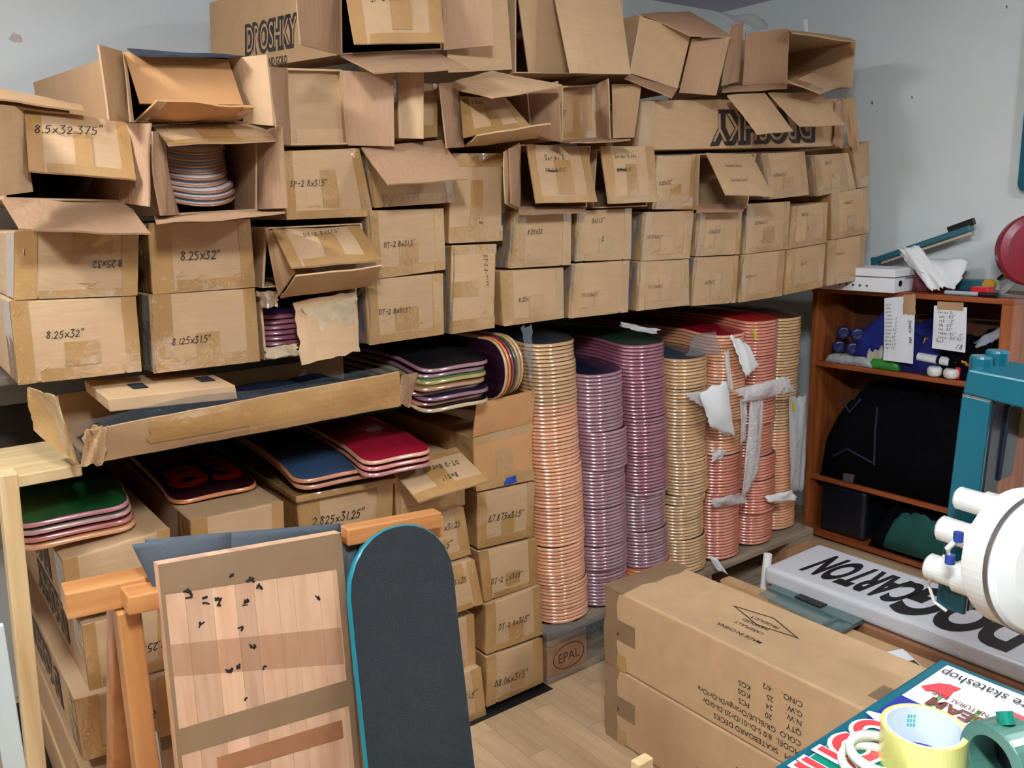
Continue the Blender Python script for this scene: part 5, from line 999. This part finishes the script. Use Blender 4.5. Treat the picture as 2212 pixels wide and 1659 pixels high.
MB().bar(pd_ + dx * .052 + Vector((0, .02, -.03)), pd_ + dx * .062 + Vector((0, -.06, .03)), .012, .05).build('grip', mat('orange_plastic', (236, 138, 66), .4, coat=.3), t, bevel=.004)

tag(bx((.12, 1.712, -.002), (1.392, 2.62, .0008)).build('floor_foil', mat('black_foil', (12, 12, 14), .5)), 'thin black sheet on the floor under the stacked boxes, its edge showing', 'foil')  # thin black sheet under the boxes, its front edge left showing

# ------------------------------------------------------------------ teal machine
t = thing('teal_machine', 'teal steel press with white air cylinders at the right edge', 'machine', (1.9, .45, 0)); XM = 1.50
def mx(px, py, x=XM): return PX(px, py, x)
q = [mx(2088, 795), mx(2078, 852), mx(2018, 1306), mx(2080, 1332), mx(2143, 868), mx(2260, 878), mx(2290, 805)]
MB().prism([mx(2077, 852), mx(2140, 866), mx(2082, 1330), mx(2020, 1308)], (.012, 0, 0)).build('hanging_arm', TEAL, t, bevel=.003)
MB().prism([v + Vector((.0125, 0, 0)) for v in (mx(2080, 854), mx(2142, 868), mx(2084, 1326), mx(2024, 1306))], (.055, 0, 0)).build('arm_rail', DKBLUE, t, bevel=.002)
MB().prism([mx(2090, 797), mx(2420, 860), mx(2400, 930), mx(2078, 850)], (.13, 0, 0)).build('top_beam', TEAL, t, bevel=.004)
for px, py in ((2118, 802), (2152, 790)): p = mx(px, py, XM + .05 + (px - 2118) * .001); MB().lathe([(.0, .034), (.017, .034), (.019, .03), (.019, -.01)], p - Vector((0, 0, .006)), (0, 0, 1), 20).build('knob', TEAL, t)
MB().prism([mx(2142, 870, 1.56), mx(2184, 876, 1.56), mx(2160, 1040, 1.56), mx(2112, 1040, 1.56)], (.05, 0, 0)).build('dark_column', DKBLUE, t, bevel=.003)
MB().prism([mx(2186, 880, 1.63), mx(2330, 885, 1.63), mx(2330, 960, 1.63), mx(2180, 945, 1.63)], (.04, 0, 0)).build('wooden_pad', SPRUCE, t, bevel=.003)
pe_ = mx(2420, 870); bx((XM + .01, pe_.y - .06, 0), (XM + .12, pe_.y + .02, pe_.z + .03)).build('main_column', TEAL, t, bevel=.004)
pl = mx(2079, 850); MB().prism([mx(2079, 850, XM - .0008), mx(2141, 865, XM - .0008), mx(2141, 869, XM - .0008), mx(2079, 854, XM - .0008)], (.0006, 0, 0)).build('chipped_paint_line', STEEL, t)
for (pa_, pb_, r1) in (((2072, 1075), (2175, 1105), .020), ((2034, 1140), (2150, 1178), .0225), ((2008, 1222), (2120, 1262), .0235)):
    a, b = mx(*pa_, 1.46), mx(*pb_, 1.46); d = (b - a); r0 = r1
    cy = MB().tube([a - d.normalized() * .004, a, a + d * .16, a + d * .17, a + d * .19, a + d * .20, a + d * .6], [r0 * .8, r0, r0, r0 * .94, r0 * .94, r0, r0], 24).build('air_cylinder', WHITEP, t, smooth=False); MB().tube([a + d * .55, b + d * .1], r0 * 1.22, 24).build('cylinder_collar', WHITEP, cy)
HB = mat('blue_fitting', (40, 70, 150), .4); a, b = mx(2070, 1162, 1.40), mx(2052, 1210, 1.40)
hs = MB().tube([a, (a + b) / 2 + Vector((-.006, .008, 0)), b], .005, 10).build('air_hose', WHITEP, t)
for q_ in (a, b): MB().tube([q_ + Vector((0, 0, .010)), q_ - Vector((0, 0, .006))], .008, 12).build('fitting', HB, hs)
cdr = PY(2262, 1222, .49); ad = Vector((-.35, -1, .10)).normalized()
dm_ = MB().lathe([(.0, .012), (.075, .012), (.104, .004), (.109, -.004), (.109, -.055), (.0, -.055)], cdr, ad, 56).build('white_drum', WHITEP, t, bevel=.002); MB().lathe([(.106, -.004), (.1112, -.004), (.1112, -.012), (.106, -.012)], cdr, ad, 56, True).build('drum_band', STEEL, dm_)
bp = cdr + ad * -.055; MB().bar(bp, Vector((XM + .06, bp.y + .05, bp.z)), .05, .05).build('drum_axle', DKBLUE, t)
cb = [mx(2040, 1200, 1.47), mx(2005, 1260, 1.47), mx(2018, 1300, 1.47), mx(2045, 1320, 1.47)]; MB().tube(cb, .003, 8).build('loop_cable', WHITEP, t)
